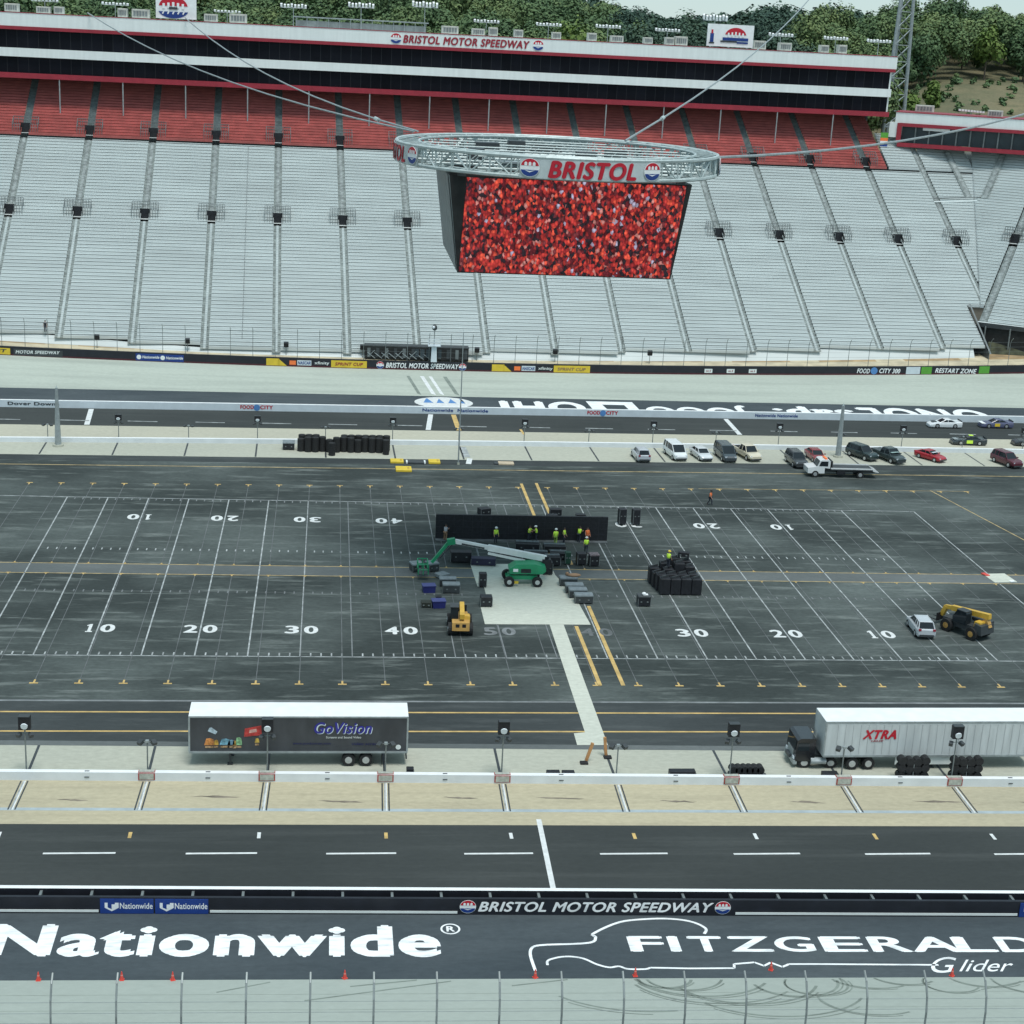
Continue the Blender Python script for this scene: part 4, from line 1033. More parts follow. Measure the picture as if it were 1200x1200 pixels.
# roof billboards
def billboard(label, a0, a1, z0, z1):
    t = thing('billboard', label, 'billboard', SL((a0 + a1) / 2, BF + 1.2, 52.6), math.atan(SS))
    w = a1 - a0; h = z1 - 52.6; zb = .35
    b = MB(); b.box((0, 0, (zb + h) / 2), (w, .3, h - zb), M_white); b.build('panel', None, t)
    b = MB()
    for x in (-w * .4, 0, w * .4): b.box((x, .6, h * .4), (.2, .9, h * .8), M_steel)
    b.build('frame', None, t)
    return t, w, h
t, w, h = billboard('white roof billboard with a large round red and blue emblem, top left', -46.6, -39.4, 52.7, 57.2)
b = MB(); add_disc(b, (-.5, -.16, 2.2), (1, 0, 0), (0, 0, 1), 2.6, M_redbright, 16, 10, 170, .05, 2.0); add_disc(b, (-.5, -.16, 1.95), (1, 0, 0), (0, 0, 1), 2.7, M_blue, 16, 195, 345, .05, 1.55)
for k in range(-2, 3): b.box((-.5 + k * .85, -.23, 2.75 - abs(k) * .12), (.42, .04, .9), M_white)
for k in range(-2, 3): b.box((-.5 + k * .9, -.23, 1.35), (.25, .04, .5), M_white, ry=.5)
b.box((-.5, -.25, 2.15), (1.5, .05, .42), M_dark); b.build('emblem', None, t)
t, w, h = billboard('white roof billboard with red and blue emblem and small dark bottle, right of centre', 55.6, 64.6, 52.7, 57.0)
b = MB(); add_disc(b, (1.0, -.16, 2.25), (1, 0, 0), (0, 0, 1), 2.1, M_redbright, 16, 12, 168, .05, 1.6)
for k in range(-2, 3): b.box((1.0 + k * .7, -.23, 2.75 - abs(k) * .1), (.3, .04, .7), M_white)
b.box((1.0, -.2, 1.75), (5.0, .05, .55), M_blue); b.box((-.3, -.22, 1.3), (3.2, .05, .3), M_dark); b.box((2.4, -.22, 1.15), (2.2, .05, .3), M_blue)
b.build('emblem', None, t)
b = MB(); b.box((-3.6, -.2, 1.9), (.7, .05, 1.6), M_blue); b.box((-3.6, -.2, 3.0), (.35, .05, .7), M_redbright); b.box((-3.6, -.2, .95), (1.0, .05, .25), M_dark); b.build('picture', None, t)
# roof lights: a row of small white floods on a bar over a short mast
fl = thing('floodlight_rack', 'x', 'floodlights', (0, 0, 0))
b = MB(); b.cyl((0, 0, 0), (0, 0, 2.2), .06, n=5); b.cyl((-2.3, 0, 2.2), (2.3, 0, 2.2), .05, n=5); b.build('mast', M_steel, fl)
for k in range(8):
    b = MB(); b.box((-2.2 + k * .63, -.12, 2.38 + (.08 if k % 3 == 0 else 0)), (.38, .34, .34), rx=.4); b.build('flood', M_white, fl)
RL = [(-66.4, 0, 'leftmost'), (-54.0, 0, ''), (-34, -.3, ''), (-22.0, 1.2, ''), (-9.6, 1.9, ''), (2.2, 2.6, ''), (13.8, .3, ''), (25.6, .3, ''), (37.0, .5, ''), (48.5, .4, ''), (57.6, 3.0, ''), (70.8, .6, ''), (81.8, .5, ''), (90.5, .4, '')]
for i, (a, dz, _) in enumerate(RL):
    lab = 'row of small white floodlights on a mast along the suite roof, %s from the left' % ORD[i]
    loc = SL(a, BF + 4, 52.6 + 0)
    if i == 0: fl.location = loc; fl['label'] = lab; fl['group'] = 'floodlight rows on the suite roof'
    else: dup(fl, loc, 0, lab, 'floodlight rows on the suite roof', (1, 1, 1 + dz / 2.3))
hv = thing('roof_unit', 'x', 'roof unit')
b = MB(); b.rbox((0, 0, .75), (2.4, 1.8, 1.4), .08); b.build('housing', mat('unit_beige', (.50, .51, .46), .6, var=.2), hv)
b = MB()
for k in range(5): b.box((-.8 + k * .4, -.93, .75), (.3, .06, .8))
b.build('grille', M_post, hv)
HV = [-72, -66.5, -63.8, -52.6, -49.4, -36.9, -32.0, 6.9, 12.2, 15.0, 19.8, 27.0, 33.8, 38.6, 44.6, 48.8, 51.0, 66.4, 71.5, 79.3, 82.9]
for i, a in enumerate(HV):
    if i < 19: lab = 'pale box shaped air handler on the suite roof, %s from the left' % ORD[i] 
    else: lab = ['last air handler at the right end of the suite roof', 'second air handler from the right end of the suite roof'][20 - i]
    loc = SL(a, BF + 3.2, 52.72); sc = (random.choice((.7, 1, 1.3)), 1, random.uniform(.8, 1.15))
    if i == 0: hv.location = loc; hv['label'] = lab; hv['group'] = 'air handlers on the suite roof'
    else: dup(hv, loc, 0, lab, 'air handlers on the suite roof', sc)
rs = thing('roof_shed', 'long low grey louvred roof structure left of the red roof lettering', 'roof structure', SL(-9.5, BF + 6, 52.72), math.atan(SS))
b = MB(); b.box((0, 0, .55), (24, 3, 1.1), M_post); b.build('body', None, rs)
b = MB(); b.box((0, 0, 1.7), (25, 3.4, .2), M_steel); b.build('top', None, rs)
b = MB()
for k in range(13): b.cyl((-12 + k * 2, -1.6, 0), (-12 + k * 2, -1.6, 1.7), .06, n=5)
b.build('posts', M_steel, rs)
lw = thing('floodlight_rack', 'white floodlights on a low frame over the single storey suite at the right edge', 'floodlights', LP(14, 4, 42.5))
for k in range(9):
    b = MB(); b.box((-2.4 + k * .6, 0, .9 - k * .03), (.4, .34, .34)); b.build('flood', M_white, lw)
b = MB(); b.cyl((-2.5, 0, .7), (2.5, 0, .5), .05, n=5); b.cyl((0, 0, 0), (0, 0, .6), .06, n=5); b.build('frame', M_steel, lw)
dup(hv, LP(18.5, 4, 42.5), -.4, 'pale air handler on the single storey suite roof, right edge', 'air handlers on the suite roof', (1.2, 1, .8))
dup(hv, LP(5, 6, 42.5), -.4, 'wide grey air handler on the single storey suite roof, beside the lattice tower', 'air handlers on the suite roof', (1.5, 1, .9))

# lattice tower beyond the end of the suite
LT = thing('lattice_tower', 'tall grey steel lattice tower beyond the right end of the suite', 'tower')
b = MB(); tw = [(101.3, 188), (106.8, 191)]
tops = [(103.5, 188.5), (106.4, 190.5)]
def leg(k, z): t = (z - 36) / 44; return Vector((tw[k][0] + (tops[k][0] - tw[k][0]) * t - t * 1.0, tw[k][1], z))
for k in (0, 1):
    l = MB(); l.cyl(leg(k, 36), leg(k, 80), .42, .36, 8); l.build('leg', M_steel, LT)
for j in range(12):
    z = 38 + j * 3.4
    b.cyl(leg(0, z), leg(1, z + 3.4), .10, n=5); b.cyl(leg(1, z), leg(0, z + 3.4), .10, n=5); b.cyl(leg(0, z), leg(1, z), .09, n=5)
    p = (leg(0, z) + leg(1, z)) / 2 + Vector((0, 3.5, 0)); b.cyl(leg(0, z), p, .08, n=5); b.cyl(p, leg(1, z + 3.4), .08, n=5)
b.build('bracing', M_steel, LT)
l = MB(); l.cyl((103.8, 192.5, 36), (104, 192.5, 80), .3, .26, 8); l.build('leg', M_steel, LT)

# ------------------------------------------------------------------ hanging video screen: truss ring with four tilted screens
CX, CY = 4.0, -9.6; RR = 14.5; ZT, ZB = 43.75, 42.15
TV = thing('hanging_screen', 'huge four sided video screen hanging from a round pale truss ring over the infield', 'video screen', (CX, CY, 0))
def rp(a, r, z): return Vector((r * math.cos(R(a)), r * math.sin(R(a)), z))
NR = 64
for r, z, w, nm in ((RR, ZT, .17, 'upper_ring'), (RR, ZB, .17, 'lower_ring'), (RR - 2.0, ZT, .12, 'inner_upper_ring'), (RR - 2.0, ZB, .12, 'inner_lower_ring')):
    b = MB(); b.tube([rp(360 * i / NR, r, z) for i in range(NR + 1)], w, 6); b.build(nm, M_steel_l, TV)
b = MB()
for i in range(48):
    a = 360 * i / 48; a2 = 360 * (i + 1) / 48
    b.cyl(rp(a, RR, ZB), rp(a, RR, ZT), .07, n=5); b.cyl(rp(a, RR, ZB) if i % 2 else rp(a, RR, ZT), rp(a2, RR, ZT) if i % 2 else rp(a2, RR, ZB), .075, n=5)
    b.cyl(rp(a, RR - 2, ZB), rp(a, RR - 2, ZT), .06, n=5); b.cyl(rp(a, RR - 2, ZT) if i % 2 else rp(a, RR - 2, ZB), rp(a2, RR - 2, ZB) if i % 2 else rp(a2, RR - 2, ZT), .06, n=5)
    b.cyl(rp(a, RR, ZT), rp(a2, RR - 2, ZT), .06, n=5); b.cyl(rp(a, RR, ZB), rp(a, RR - 2, ZB), .06, n=5)
b.build('truss_web', M_steel_l, TV)
b = MB()
for k in range(-3, 4):       # cross beams and catwalks inside the ring
    y = k * 3.6; q_ = math.sqrt((RR - 1) ** 2 - y * y)
    b.cyl((-q_, y, ZB + .3), (q_, y, ZB + .3), .13, n=6); b.cyl((-q_, y, ZT - .3), (q_, y, ZT - .3), .08, n=5)
    b.cyl((y, -q_, ZB + .1), (y, q_, ZB + .1), .13, n=6)
    for j in range(-5, 6):
        if abs(j * 2.2) < q_: b.cyl((j * 2.2, y, ZB + .3), (j * 2.2 + 1.1, y, ZT - .3), .05, n=5)
b.build('cross_beams', M_steel_l, TV)
b = MB()
for x, y, w, d, h in ((-6, 4, 2.2, 1.6, 1.0), (-3, 6.5, 1.6, 1.2, 1.1), (2.4, -2, 1.8, 1.4, .9), (6, 3.5, 2, 1.2, .8), (-7.6, -3, 1.4, 1.4, .9), (0, 8, 3, 1, .7)):
    b.box((x, y, ZB + .5 + h / 2), (w, d, h))
b.build('equipment_boxes', M_dark, TV)
b = MB()
for x, y, w, d in ((-1, 2, 10, 1.2), (3, -5, 8, 1.0), (-4, -7, 4, 1.2)): b.box((x, y, ZB + .62), (w, d, .12))
b.build('catwalk', M_steel, TV)
TW, BW_, ZS0, ZS1 = 10.4, 9.35, 33.45, 41.75
def face(k, s, t, off):      # face k, s in -1..1 across, t 0..1 upward, off outward
    half = BW_ + (TW - BW_) * t
    a = math.radians(-90 + 90 * k); n = Vector((math.cos(a), math.sin(a), 0)); u = Vector((-math.sin(a), math.cos(a), 0))
    tilt = Vector((0, 0, -(TW - BW_) / (ZS1 - ZS0)))
    return n * (half + off) + u * (half * s) + Vector((0, 0, ZS0 + (ZS1 - ZS0) * t)) + tilt * off
hb = MB()
for k in range(4):
    P = [face(k, -1, 0, 0), face(k, 1, 0, 0), face(k, 1, 1, 0), face(k, -1, 1, 0)]
    hb.add(P, [(0, 1, 2, 3)], M_opening if k % 2 == 0 else mat('screen_back', (.17, .205, .205), .6, var=.15, scale=.8))
hb.add([face(0, -1, 0, 0), face(1, -1, 0, 0), face(2, -1, 0, 0), face(3, -1, 0, 0)], [(3, 2, 1, 0)], M_dark)
hb.build('housing', None, TV)
for k in range(4):
    c = face(k, 0, .5, .06)
    so = MB(); P = [face(k, -.90 if k == 0 else -.9, .015, .06), face(k, .955, .015, .06), face(k, .86, .99, .06), face(k, -.86, .99, .06)]
    if k == 0: P = [face(k, -.985, .012, .06), face(k, .985, .012, .06), face(k, .955, .985, .06), face(k, -.86, .985, .06)]
    B_ = [face(k, s, t, .005) for s, t in ((-.985, .012), (.985, .012), (.955, .985), (-.86, .985))] if k == 0 else None
    if k == 0:
        so.add(P + B_, [(0, 1, 2, 3), (0, 4, 5, 1), (1, 5, 6, 2), (2, 6, 7, 3), (3, 7, 4, 0)], M_screen); so.build('screen', None, TV)
    else:
        so.add(P, [(0, 1, 2, 3)], mat('screen_off', (.15, .17, .17), .5, var=.2, scale=.6)); so.build('screen', None, TV)
# bright shirts and dark aisle at the right of the picture
b = MB()
for k in (0,):
    for s0, s1, m in ((-.995, -.81, 0), (.845, .995, 0)): pass
hg = MB()
for i in range(7):
    s = -.9 + i * .3; p0 = face(0, s, 1.0, -.05); p1 = Vector((p0.x, p0.y, ZB)); hg.cyl(p0, p1, .12, n=6)
    q0 = face(0, s, 1.0, .0); hg.box((q0.x, q0.y - .05, ZS1 + .1), (.7, .3, .28), M_dark)
    p0 = face(2, s, 1, -.05); hg.cyl(p0, (p0.x, p0.y, ZB), .12, n=6)
    p0 = face(3, s, 1, -.05); hg.cyl(p0, (p0.x, p0.y, ZB), .12, n=6)
hg.build('hangers', M_steel, TV)
# name panels curved round the ring, one on each side
def ring_pt(deg, z, off=.22): return rp(deg + 4.5, RR + off, z)
for bi, base in enumerate((-90, 0, 90, 180)):
    pb = MB(); n = 14; half = 24
    for i in range(n):
        a0, a1 = base - half + 2 * half * i / n, base - half + 2 * half * (i + 1) / n
        P = [ring_pt(a0, ZB - .05), ring_pt(a1, ZB - .05), ring_pt(a1, ZT - .12), ring_pt(a0, ZT - .12)]
        Q = [ring_pt(a0, ZB - .05, .17), ring_pt(a1, ZB - .05, .17), ring_pt(a1, ZT - .12, .17), ring_pt(a0, ZT - .12, .17)]
        pb.add(P + Q, [(0, 1, 2, 3), (7, 6, 5, 4), (3, 2, 6, 7), (0, 4, 5, 1)], M_suite if False else mat('name_panel', (.50, .56, .56), .5, var=.12, scale=.8))
    po = pb.build('name_panel', None, TV)
    V, F, _ = text_geo('BRISTOL', .05, .22, 0.0)
    t = MB(); wd = 29.5
    t.add([ring_pt(base - wd / 2 + wd * v[0], ZB + .02 + 1.45 * v[1], .25 + v[3] * 8) for v in V], F, M_redbright); t.build('lettering', None, po)
    for s in (-1, 1):
        a = base + s * 20.6; c = ring_pt(a, (ZT + ZB) / 2 - .02, .26); u = Vector((-math.sin(R(a + 4.5)), math.cos(R(a + 4.5)), 0))
        t = MB(); add_emblem(t, c, u, (0, 0, 1), .82, .76, .03); t.build('emblem', None, po)
# suspension cables
def cable(label, pts, r, joint=None):
    b = MB(); b.tube(pts, r, 6)
    o = b.build('suspension_cable', M_steel); tag(o, label, 'cable')
    if joint is not None:
        j = MB(); d = (Vector(pts[-1]) - Vector(pts[0])).normalized(); p = Vector(joint); j.cyl(p - d * .7, p + d * .7, .22, .22, 8); j.build('turnbuckle', M_steel_l, o)
    return o
def sag(a, b, s, n=10): 
    a, b = Vector(a), Vector(b); return [a + (b - a) * (i / n) - Vector((0, 0, s * 4 * (i / n) * (1 - i / n))) for i in range(n + 1)]
cA = sag((-8.6, -1.6, 44.1), (-60.2, 152, 53.2), 2.2); cB = sag((-8.2, -1.2, 44.1), (-43.0, 152, 53.2), 2.2)
cable('left one of the two steel cables running from the suite roof down to the ring', cA, .10)
cable('right one of the two steel cables from the upper left suite roof to the ring', cB, .10, cB[1])
cC = sag((11.6, -1.8, 44.1), (86.5, 200, 64.5), 2.0)
cable('pale steel cable rising from the ring to the upper right past the white billboard', cC, .11, cC[1])
cable('dark steel cable sloping from the right end of the ring to the right edge', sag((18.1, -10, 43.4), (79.5, 62, 46.6), 1.2), .13)

# ------------------------------------------------------------------ hills and woods behind the stand
def sky_cap(qv):
    return float(np.interp(qv, [-.4, .13, .15, .165, .177, .19, .205, .222, .232, .245, .26, .285, .36, .385, .405, .425, .5], [.06, .06, .026, .0205, .0172, .0160, .0150, .0158, .0185, .020, .027, .05, .05, .038, .0285, .0262, .026]))
CAMX, CAMY, CAMZ = -16.26, -157.99, 53.42
def terrain(x, y):
    qv = (x + 16.26) / (y + 158)
    h = 34 + max(0, y - 178) * .105
    if y > 330: h = 50 - (y - 330) * .03
    h += 1.2 * math.sin(x * .05) + .9 * math.sin(y * .07 + x * .02)
    lim = CAMZ + (sky_cap(qv) - .018) * (y + 158)
    if y > 520: h = 38 + (y - 520) * .10; lim = CAMZ + .004 * (y + 158)
    # cut slope to the right
    if qv > .33 and y > 178 and y < 330:
        t = min(1, (qv - .33) / .05); h += t * (1.5 + max(0, y - 205) * .07) * .6
    return min(h, lim)
hm = MB(); xs = list(range(-200, 420, 10)); ys = list(range(176, 340, 8)) + list(range(340, 760, 20))
idx = {}
P = []
for j, y in enumerate(ys):
    for i, x in enumerate(xs): P.append((x, y, terrain(x, y)))
n = len(xs); F = [(j * n + i, j * n + i + 1, j * n + n + i + 1, j * n + n + i) for j in range(len(ys) - 1) for i in range(n - 1)]
hm.add(P, F)
M_hill = ground_mat('hill_ground', (0.125, 0.125, 0.072), (0.215, 0.18, 0.105), (0.075, 0.092, 0.048), big=.06, stain_amt=.75, streak=(.5, .5, .5), grain=.5)
struct(hm.build('hills', M_hill, smooth=True))

class Leaves:
    def __init__(s): s.V = []; s.n = 0
    def crown(s, c, rx, rz, count, size, lump=6, seed=0):
        g = np.random.default_rng(seed)
        # several lobes give an uneven outline with gaps
        lc = g.normal(0, 1, (lump, 3)); lc /= np.linalg.norm(lc, axis=1)[:, None]; lc *= g.uniform(.35, .72, (lump, 1)); lr = g.uniform(.34, .56, lump)
        k = g.integers(0, lump, count); d = g.normal(0, 1, (count, 3)); d /= np.linalg.norm(d, axis=1)[:, None]
        p = lc[k] + d * (lr[k] * g.uniform(.55, 1.05, count))[:, None]
        p = p * np.array([rx, rx, rz]) + np.array(c)
        nrm = d + g.normal(0, .30, (count, 3)) + np.array([0, 0, .35]); nrm /= np.linalg.norm(nrm, axis=1)[:, None]
        t = np.cross(nrm, g.normal(0, 1, (count, 3))); t /= np.linalg.norm(t, axis=1)[:, None]; bt = np.cross(nrm, t)
        sz = size * g.uniform(.55, 1.25, (count, 1))
        q = np.stack([p - t * sz - bt * sz * .6, p + t * sz * .9 - bt * sz * .7, p + t * sz * 1.05 + bt * sz * .65, p - t * sz * .8 + bt * sz * .75], 1)
        s.V.append(q.reshape(-1, 3))
    def build(s, name, m, parent=None):
        V = np.concatenate(s.V); nq = len(V) // 4
        me = bpy.data.meshes.new(name); me.vertices.add(len(V)); me.vertices.foreach_set('co', V.ravel())
        me.loops.add(nq * 4); me.loops.foreach_set('vertex_index', np.arange(nq * 4)); me.polygons.add(nq)
        me.polygons.foreach_set('loop_start', np.arange(nq) * 4); me.polygons.foreach_set('loop_total', np.full(nq, 4))
        me.update(calc_edges=True); me.validate(); me.materials.append(m)
        o = bpy.data.objects.new(name, me); COL.objects.link(o)
        if parent: o.parent = parent
        return o
LV = Leaves(); LF = Leaves(); TRK = MB(); cntT = 0
def clear(qv, y):      # the open cut slope on the right, free of trees
    return qv > .345 and y < 262 - max(0, .37 - qv) * 900
y = 190.0
while y < 336:
    dy = 8.5
    x0 = -16.26 - .215 * (y + 158) - 12; x1 = -16.26 + .47 * (y + 158) + 12
    x = x0 + random.uniform(0, 8)
    while x < x1:
        X = x + random.uniform(-3, 3); Y = y + random.uniform(-3, 3); qv = (X + 16.26) / (Y + 158)
        x += random.uniform(7.5, 12.0)
        if clear(qv, Y): continue
        g = terrain(X, Y); H = random.uniform(9, 19); top = CAMZ + sky_cap(qv) * (Y + 158) - random.uniform(0, 2.0)
        H = min(H, top - g)
        if H < 2.5: continue
        cr = min(H * .5, random.uniform(4.2, 7.4))
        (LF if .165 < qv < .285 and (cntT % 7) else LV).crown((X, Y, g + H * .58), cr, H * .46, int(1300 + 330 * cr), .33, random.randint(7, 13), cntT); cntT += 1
        if random.random() < .5: TRK.cyl((X, Y, g - .5), (X, Y, g + H * .5), .25, .14, 5)
    y += dy
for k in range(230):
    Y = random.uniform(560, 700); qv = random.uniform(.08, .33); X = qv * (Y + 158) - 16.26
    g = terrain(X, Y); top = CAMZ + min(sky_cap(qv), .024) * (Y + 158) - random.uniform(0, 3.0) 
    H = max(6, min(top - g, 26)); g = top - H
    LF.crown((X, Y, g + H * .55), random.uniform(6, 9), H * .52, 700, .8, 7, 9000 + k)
# low scrub on the cut slope
for k in range(130):
    Y = random.uniform(196, 262); qv = random.uniform(.345, .47); X = qv * (Y + 158) - 16.26; g = terrain(X, Y)
    LV.crown((X, Y, g + .5), random.uniform(.6, 1.6), random.uniform(.5, 1.1), 50, .35, 4, 7000 + k)
fo = LV.build('forest', M_leaf); tag(fo, 'green broadleaf wood covering the hillside behind the suite roof', 'woods', None, 'stuff')
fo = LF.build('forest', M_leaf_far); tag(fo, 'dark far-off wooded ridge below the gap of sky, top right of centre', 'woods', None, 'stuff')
tk = TRK.build('tree_trunks', M_bark); tk.parent = bpy.data.objects['forest']; tk['kind'] = 'stuff'
# single paler trees that stand out in front of the wood
SOLO = [(-57.5, 181, 9.5, 'pale yellow green tree just left of the round-emblem billboard'), (-33.5, 183, 6.2, 'small pale green tree right of the round-emblem billboard'), (-72, 186, 8, 'light green tree at the far left above the suite roof'),
        (34, 196, 19.0, 'tall pale yellow green tree right of the roof lettering, beside the dark ridge'), (22, 192, 13, 'light green tree above the right end of the roof lettering'), (88, 188, 9, 'small light green tree right of the white billboard'),
        (97, 189, 10, 'light green tree left of the lattice tower'), (114, 210, 9, 'pale green bush at the foot of the hill right of the lattice tower'), (124, 222, 8, 'pale green shrub at the top of the bare slope'), (152, 262, 14, 'light green tree at the upper right edge of the wood')]
for i, (X, Y, H, l) in enumerate(SOLO):
    g = terrain(X, Y); t = thing('broadleaf_tree', l, 'tree', (X, Y, g), 0, 'paler trees in front of the wood')
    b = MB(); b.cyl((0, 0, -.5), (0, 0, H * .45), .26, .16, 7)
    for a in range(4): b.cyl((0, 0, H * (.28 + .04 * a)), (math.cos(a * 1.6) * H * .22, math.sin(a * 1.6) * H * .22, H * .62), .11, .04, 5)
    b.build('trunk', M_bark, t)
    L_ = Leaves(); L_.crown((0, 0, H * .62), H * .36, H * .42, 900, .42, 9, 300 + i); L_.build('crown', M_leaf_l, t)

# ------------------------------------------------------------------ vehicles
def wheel(parent, x, y, r, w, side, rimr=.6):
    b = MB(); b.cyl((x, y - w / 2, r), (x, y + w / 2, r), r, r, 16); o = b.build('wheel', M_rubber, parent)
    b = MB(); yy = y + side * (w / 2); b.cyl((x, yy - side * .02, r), (x, yy + side * .012, r), r * rimr, r * rimr * .92, 12); b.cyl((x, yy, r), (x, yy + side * .03, r), r * .16, r * .14, 8)
    b.build('rim', M_rim, o)
    return o
def loft_body(st, m):
    """st: list of (x, halfwidth, zbottom, zshoulder, ztop_halfwidth, ztop)"""
    mb = MB(); P = []; n = 10
    for x, w, zb, zsd, wt, zt in st:
        P += [(x, -w * .86, zb), (x, -w * .97, zb + .08), (x, -w, (zb + zsd) / 2 + .05), (x, -w * .97, zsd), (x, -wt, zt), (x, wt, zt), (x, w * .97, zsd), (x, w, (zb + zsd) / 2 + .05), (x, w * .97, zb + .08), (x, w * .86, zb)]
    F = []
    for i in range(len(st) - 1):
        for j in range(n):
            a = i * n + j; b2 = i * n + (j + 1) % n; F.append((a, b2, b2 + n, a + n))
    F += [tuple(range(n)), tuple(range(len(st) * n - 1, len(st) * n - n - 1, -1))]
    mb.add(P, F, m); return mb
CARS = {
 # body stations from rear (-x) to front (+x), cabin frustum (xr0,xr1,xf1,xf0), belt, roof z, half widths
 'sedan': dict(L=4.7, W=1.82, body=[(-2.35, .76, .38, .72, .66, .86), (-2.22, .87, .26, .82, .72, .96), (-1.5, .91, .22, .84, .76, .99), (.6, .91, .22, .84, .78, .97), (1.7, .90, .24, .78, .68, .87), (2.2, .84, .28, .68, .6, .74), (2.35, .70, .36, .58, .52, .62)], cab=(-1.95, -1.15, .25, 1.05), roof=1.44, wb=(-1.38, 1.42), r=.33),
 'hatch': dict(L=4.5, W=1.85, body=[(-2.22, .80, .42, .80, .68, .98), (-2.12, .90, .28, .92, .78, 1.05), (-1.4, .925, .25, .94, .8, 1.07), (.7, .925, .25, .93, .8, 1.05), (1.7, .90, .26, .86, .7, .98), (2.12, .84, .3, .74, .6, .82), (2.25, .70, .4, .62, .52, .68)], cab=(-2.02, -1.62, .3, 1.15), roof=1.66, wb=(-1.35, 1.36), r=.36),
 'van': dict(L=5.2, W=1.98, body=[(-2.6, .90, .42, .98, .9, 1.1), (-2.5, .97, .30, 1.05, .95, 1.12), (-1.2, .98, .28, 1.05, .95, 1.13), (1.0, .98, .28, 1.05, .93, 1.13), (1.9, .95, .28, .98, .8, 1.1), (2.45, .88, .3, .82, .66, .92), (2.6, .72, .4, .65, .55, .72)], cab=(-2.52, -2.38, .75, 1.75), roof=1.98, wb=(-1.6, 1.6), r=.37),
 'suv': dict(L=4.9, W=1.96, body=[(-2.42, .86, .46, .92, .8, 1.06), (-2.34, .95, .34, 1.0, .86, 1.1), (-1.3, .98, .3, 1.02, .9, 1.12), (.8, .98, .3, 1.02, .88, 1.12), (1.9, .95, .32, .98, .8, 1.08), (2.34, .9, .36, .86, .7, .95), (2.45, .78, .45, .7, .6, .76)], cab=(-2.28, -2.05, .35, 1.1), roof=1.82, wb=(-1.45, 1.48), r=.39),
 'pickup': dict(L=5.7, W=1.98, body=[(-2.85, .92, .5, .95, .9, 1.04), (-2.78, .97, .4, .98, .92, 1.06), (-.8, .98, .36, .98, .93, 1.06), (.9, .98, .36, 1.0, .9, 1.1), (2.1, .95, .38, .96, .82, 1.08), (2.7, .9, .42, .84, .7, .94), (2.85, .8, .5, .7, .6, .78)], cab=(-.75, -.5, .75, 1.45), roof=1.85, wb=(-1.75, 1.75), r=.40),
 'coupe': dict(L=4.5, W=1.84, body=[(-2.25, .76, .36, .72, .66, .88), (-2.1, .88, .25, .82, .72, .95), (-1.3, .91, .2, .82, .74, .96), (.5, .9, .2, .8, .74, .92), (1.6, .89, .22, .74, .66, .84), (2.1, .82, .26, .64, .56, .7), (2.25, .68, .34, .54, .48, .58)], cab=(-1.75, -.85, .05, .9), roof=1.34, wb=(-1.3, 1.36), r=.33),
 'race': dict(L=4.95, W=1.94, body=[(-2.5, .9, .2, .84, .84, .95), (-2.4, .96, .14, .88, .84, .97), (-1.3, .97, .12, .82, .76, .92), (.6, .97, .12, .80, .76, .88), (1.7, .96, .12, .72, .7, .8), (2.3, .9, .12, .56, .6, .62), (2.5, .74, .14, .42, .5, .48)], cab=(-1.6, -.75, .1, .95), roof=1.3, wb=(-1.38, 1.4), r=.36),
}
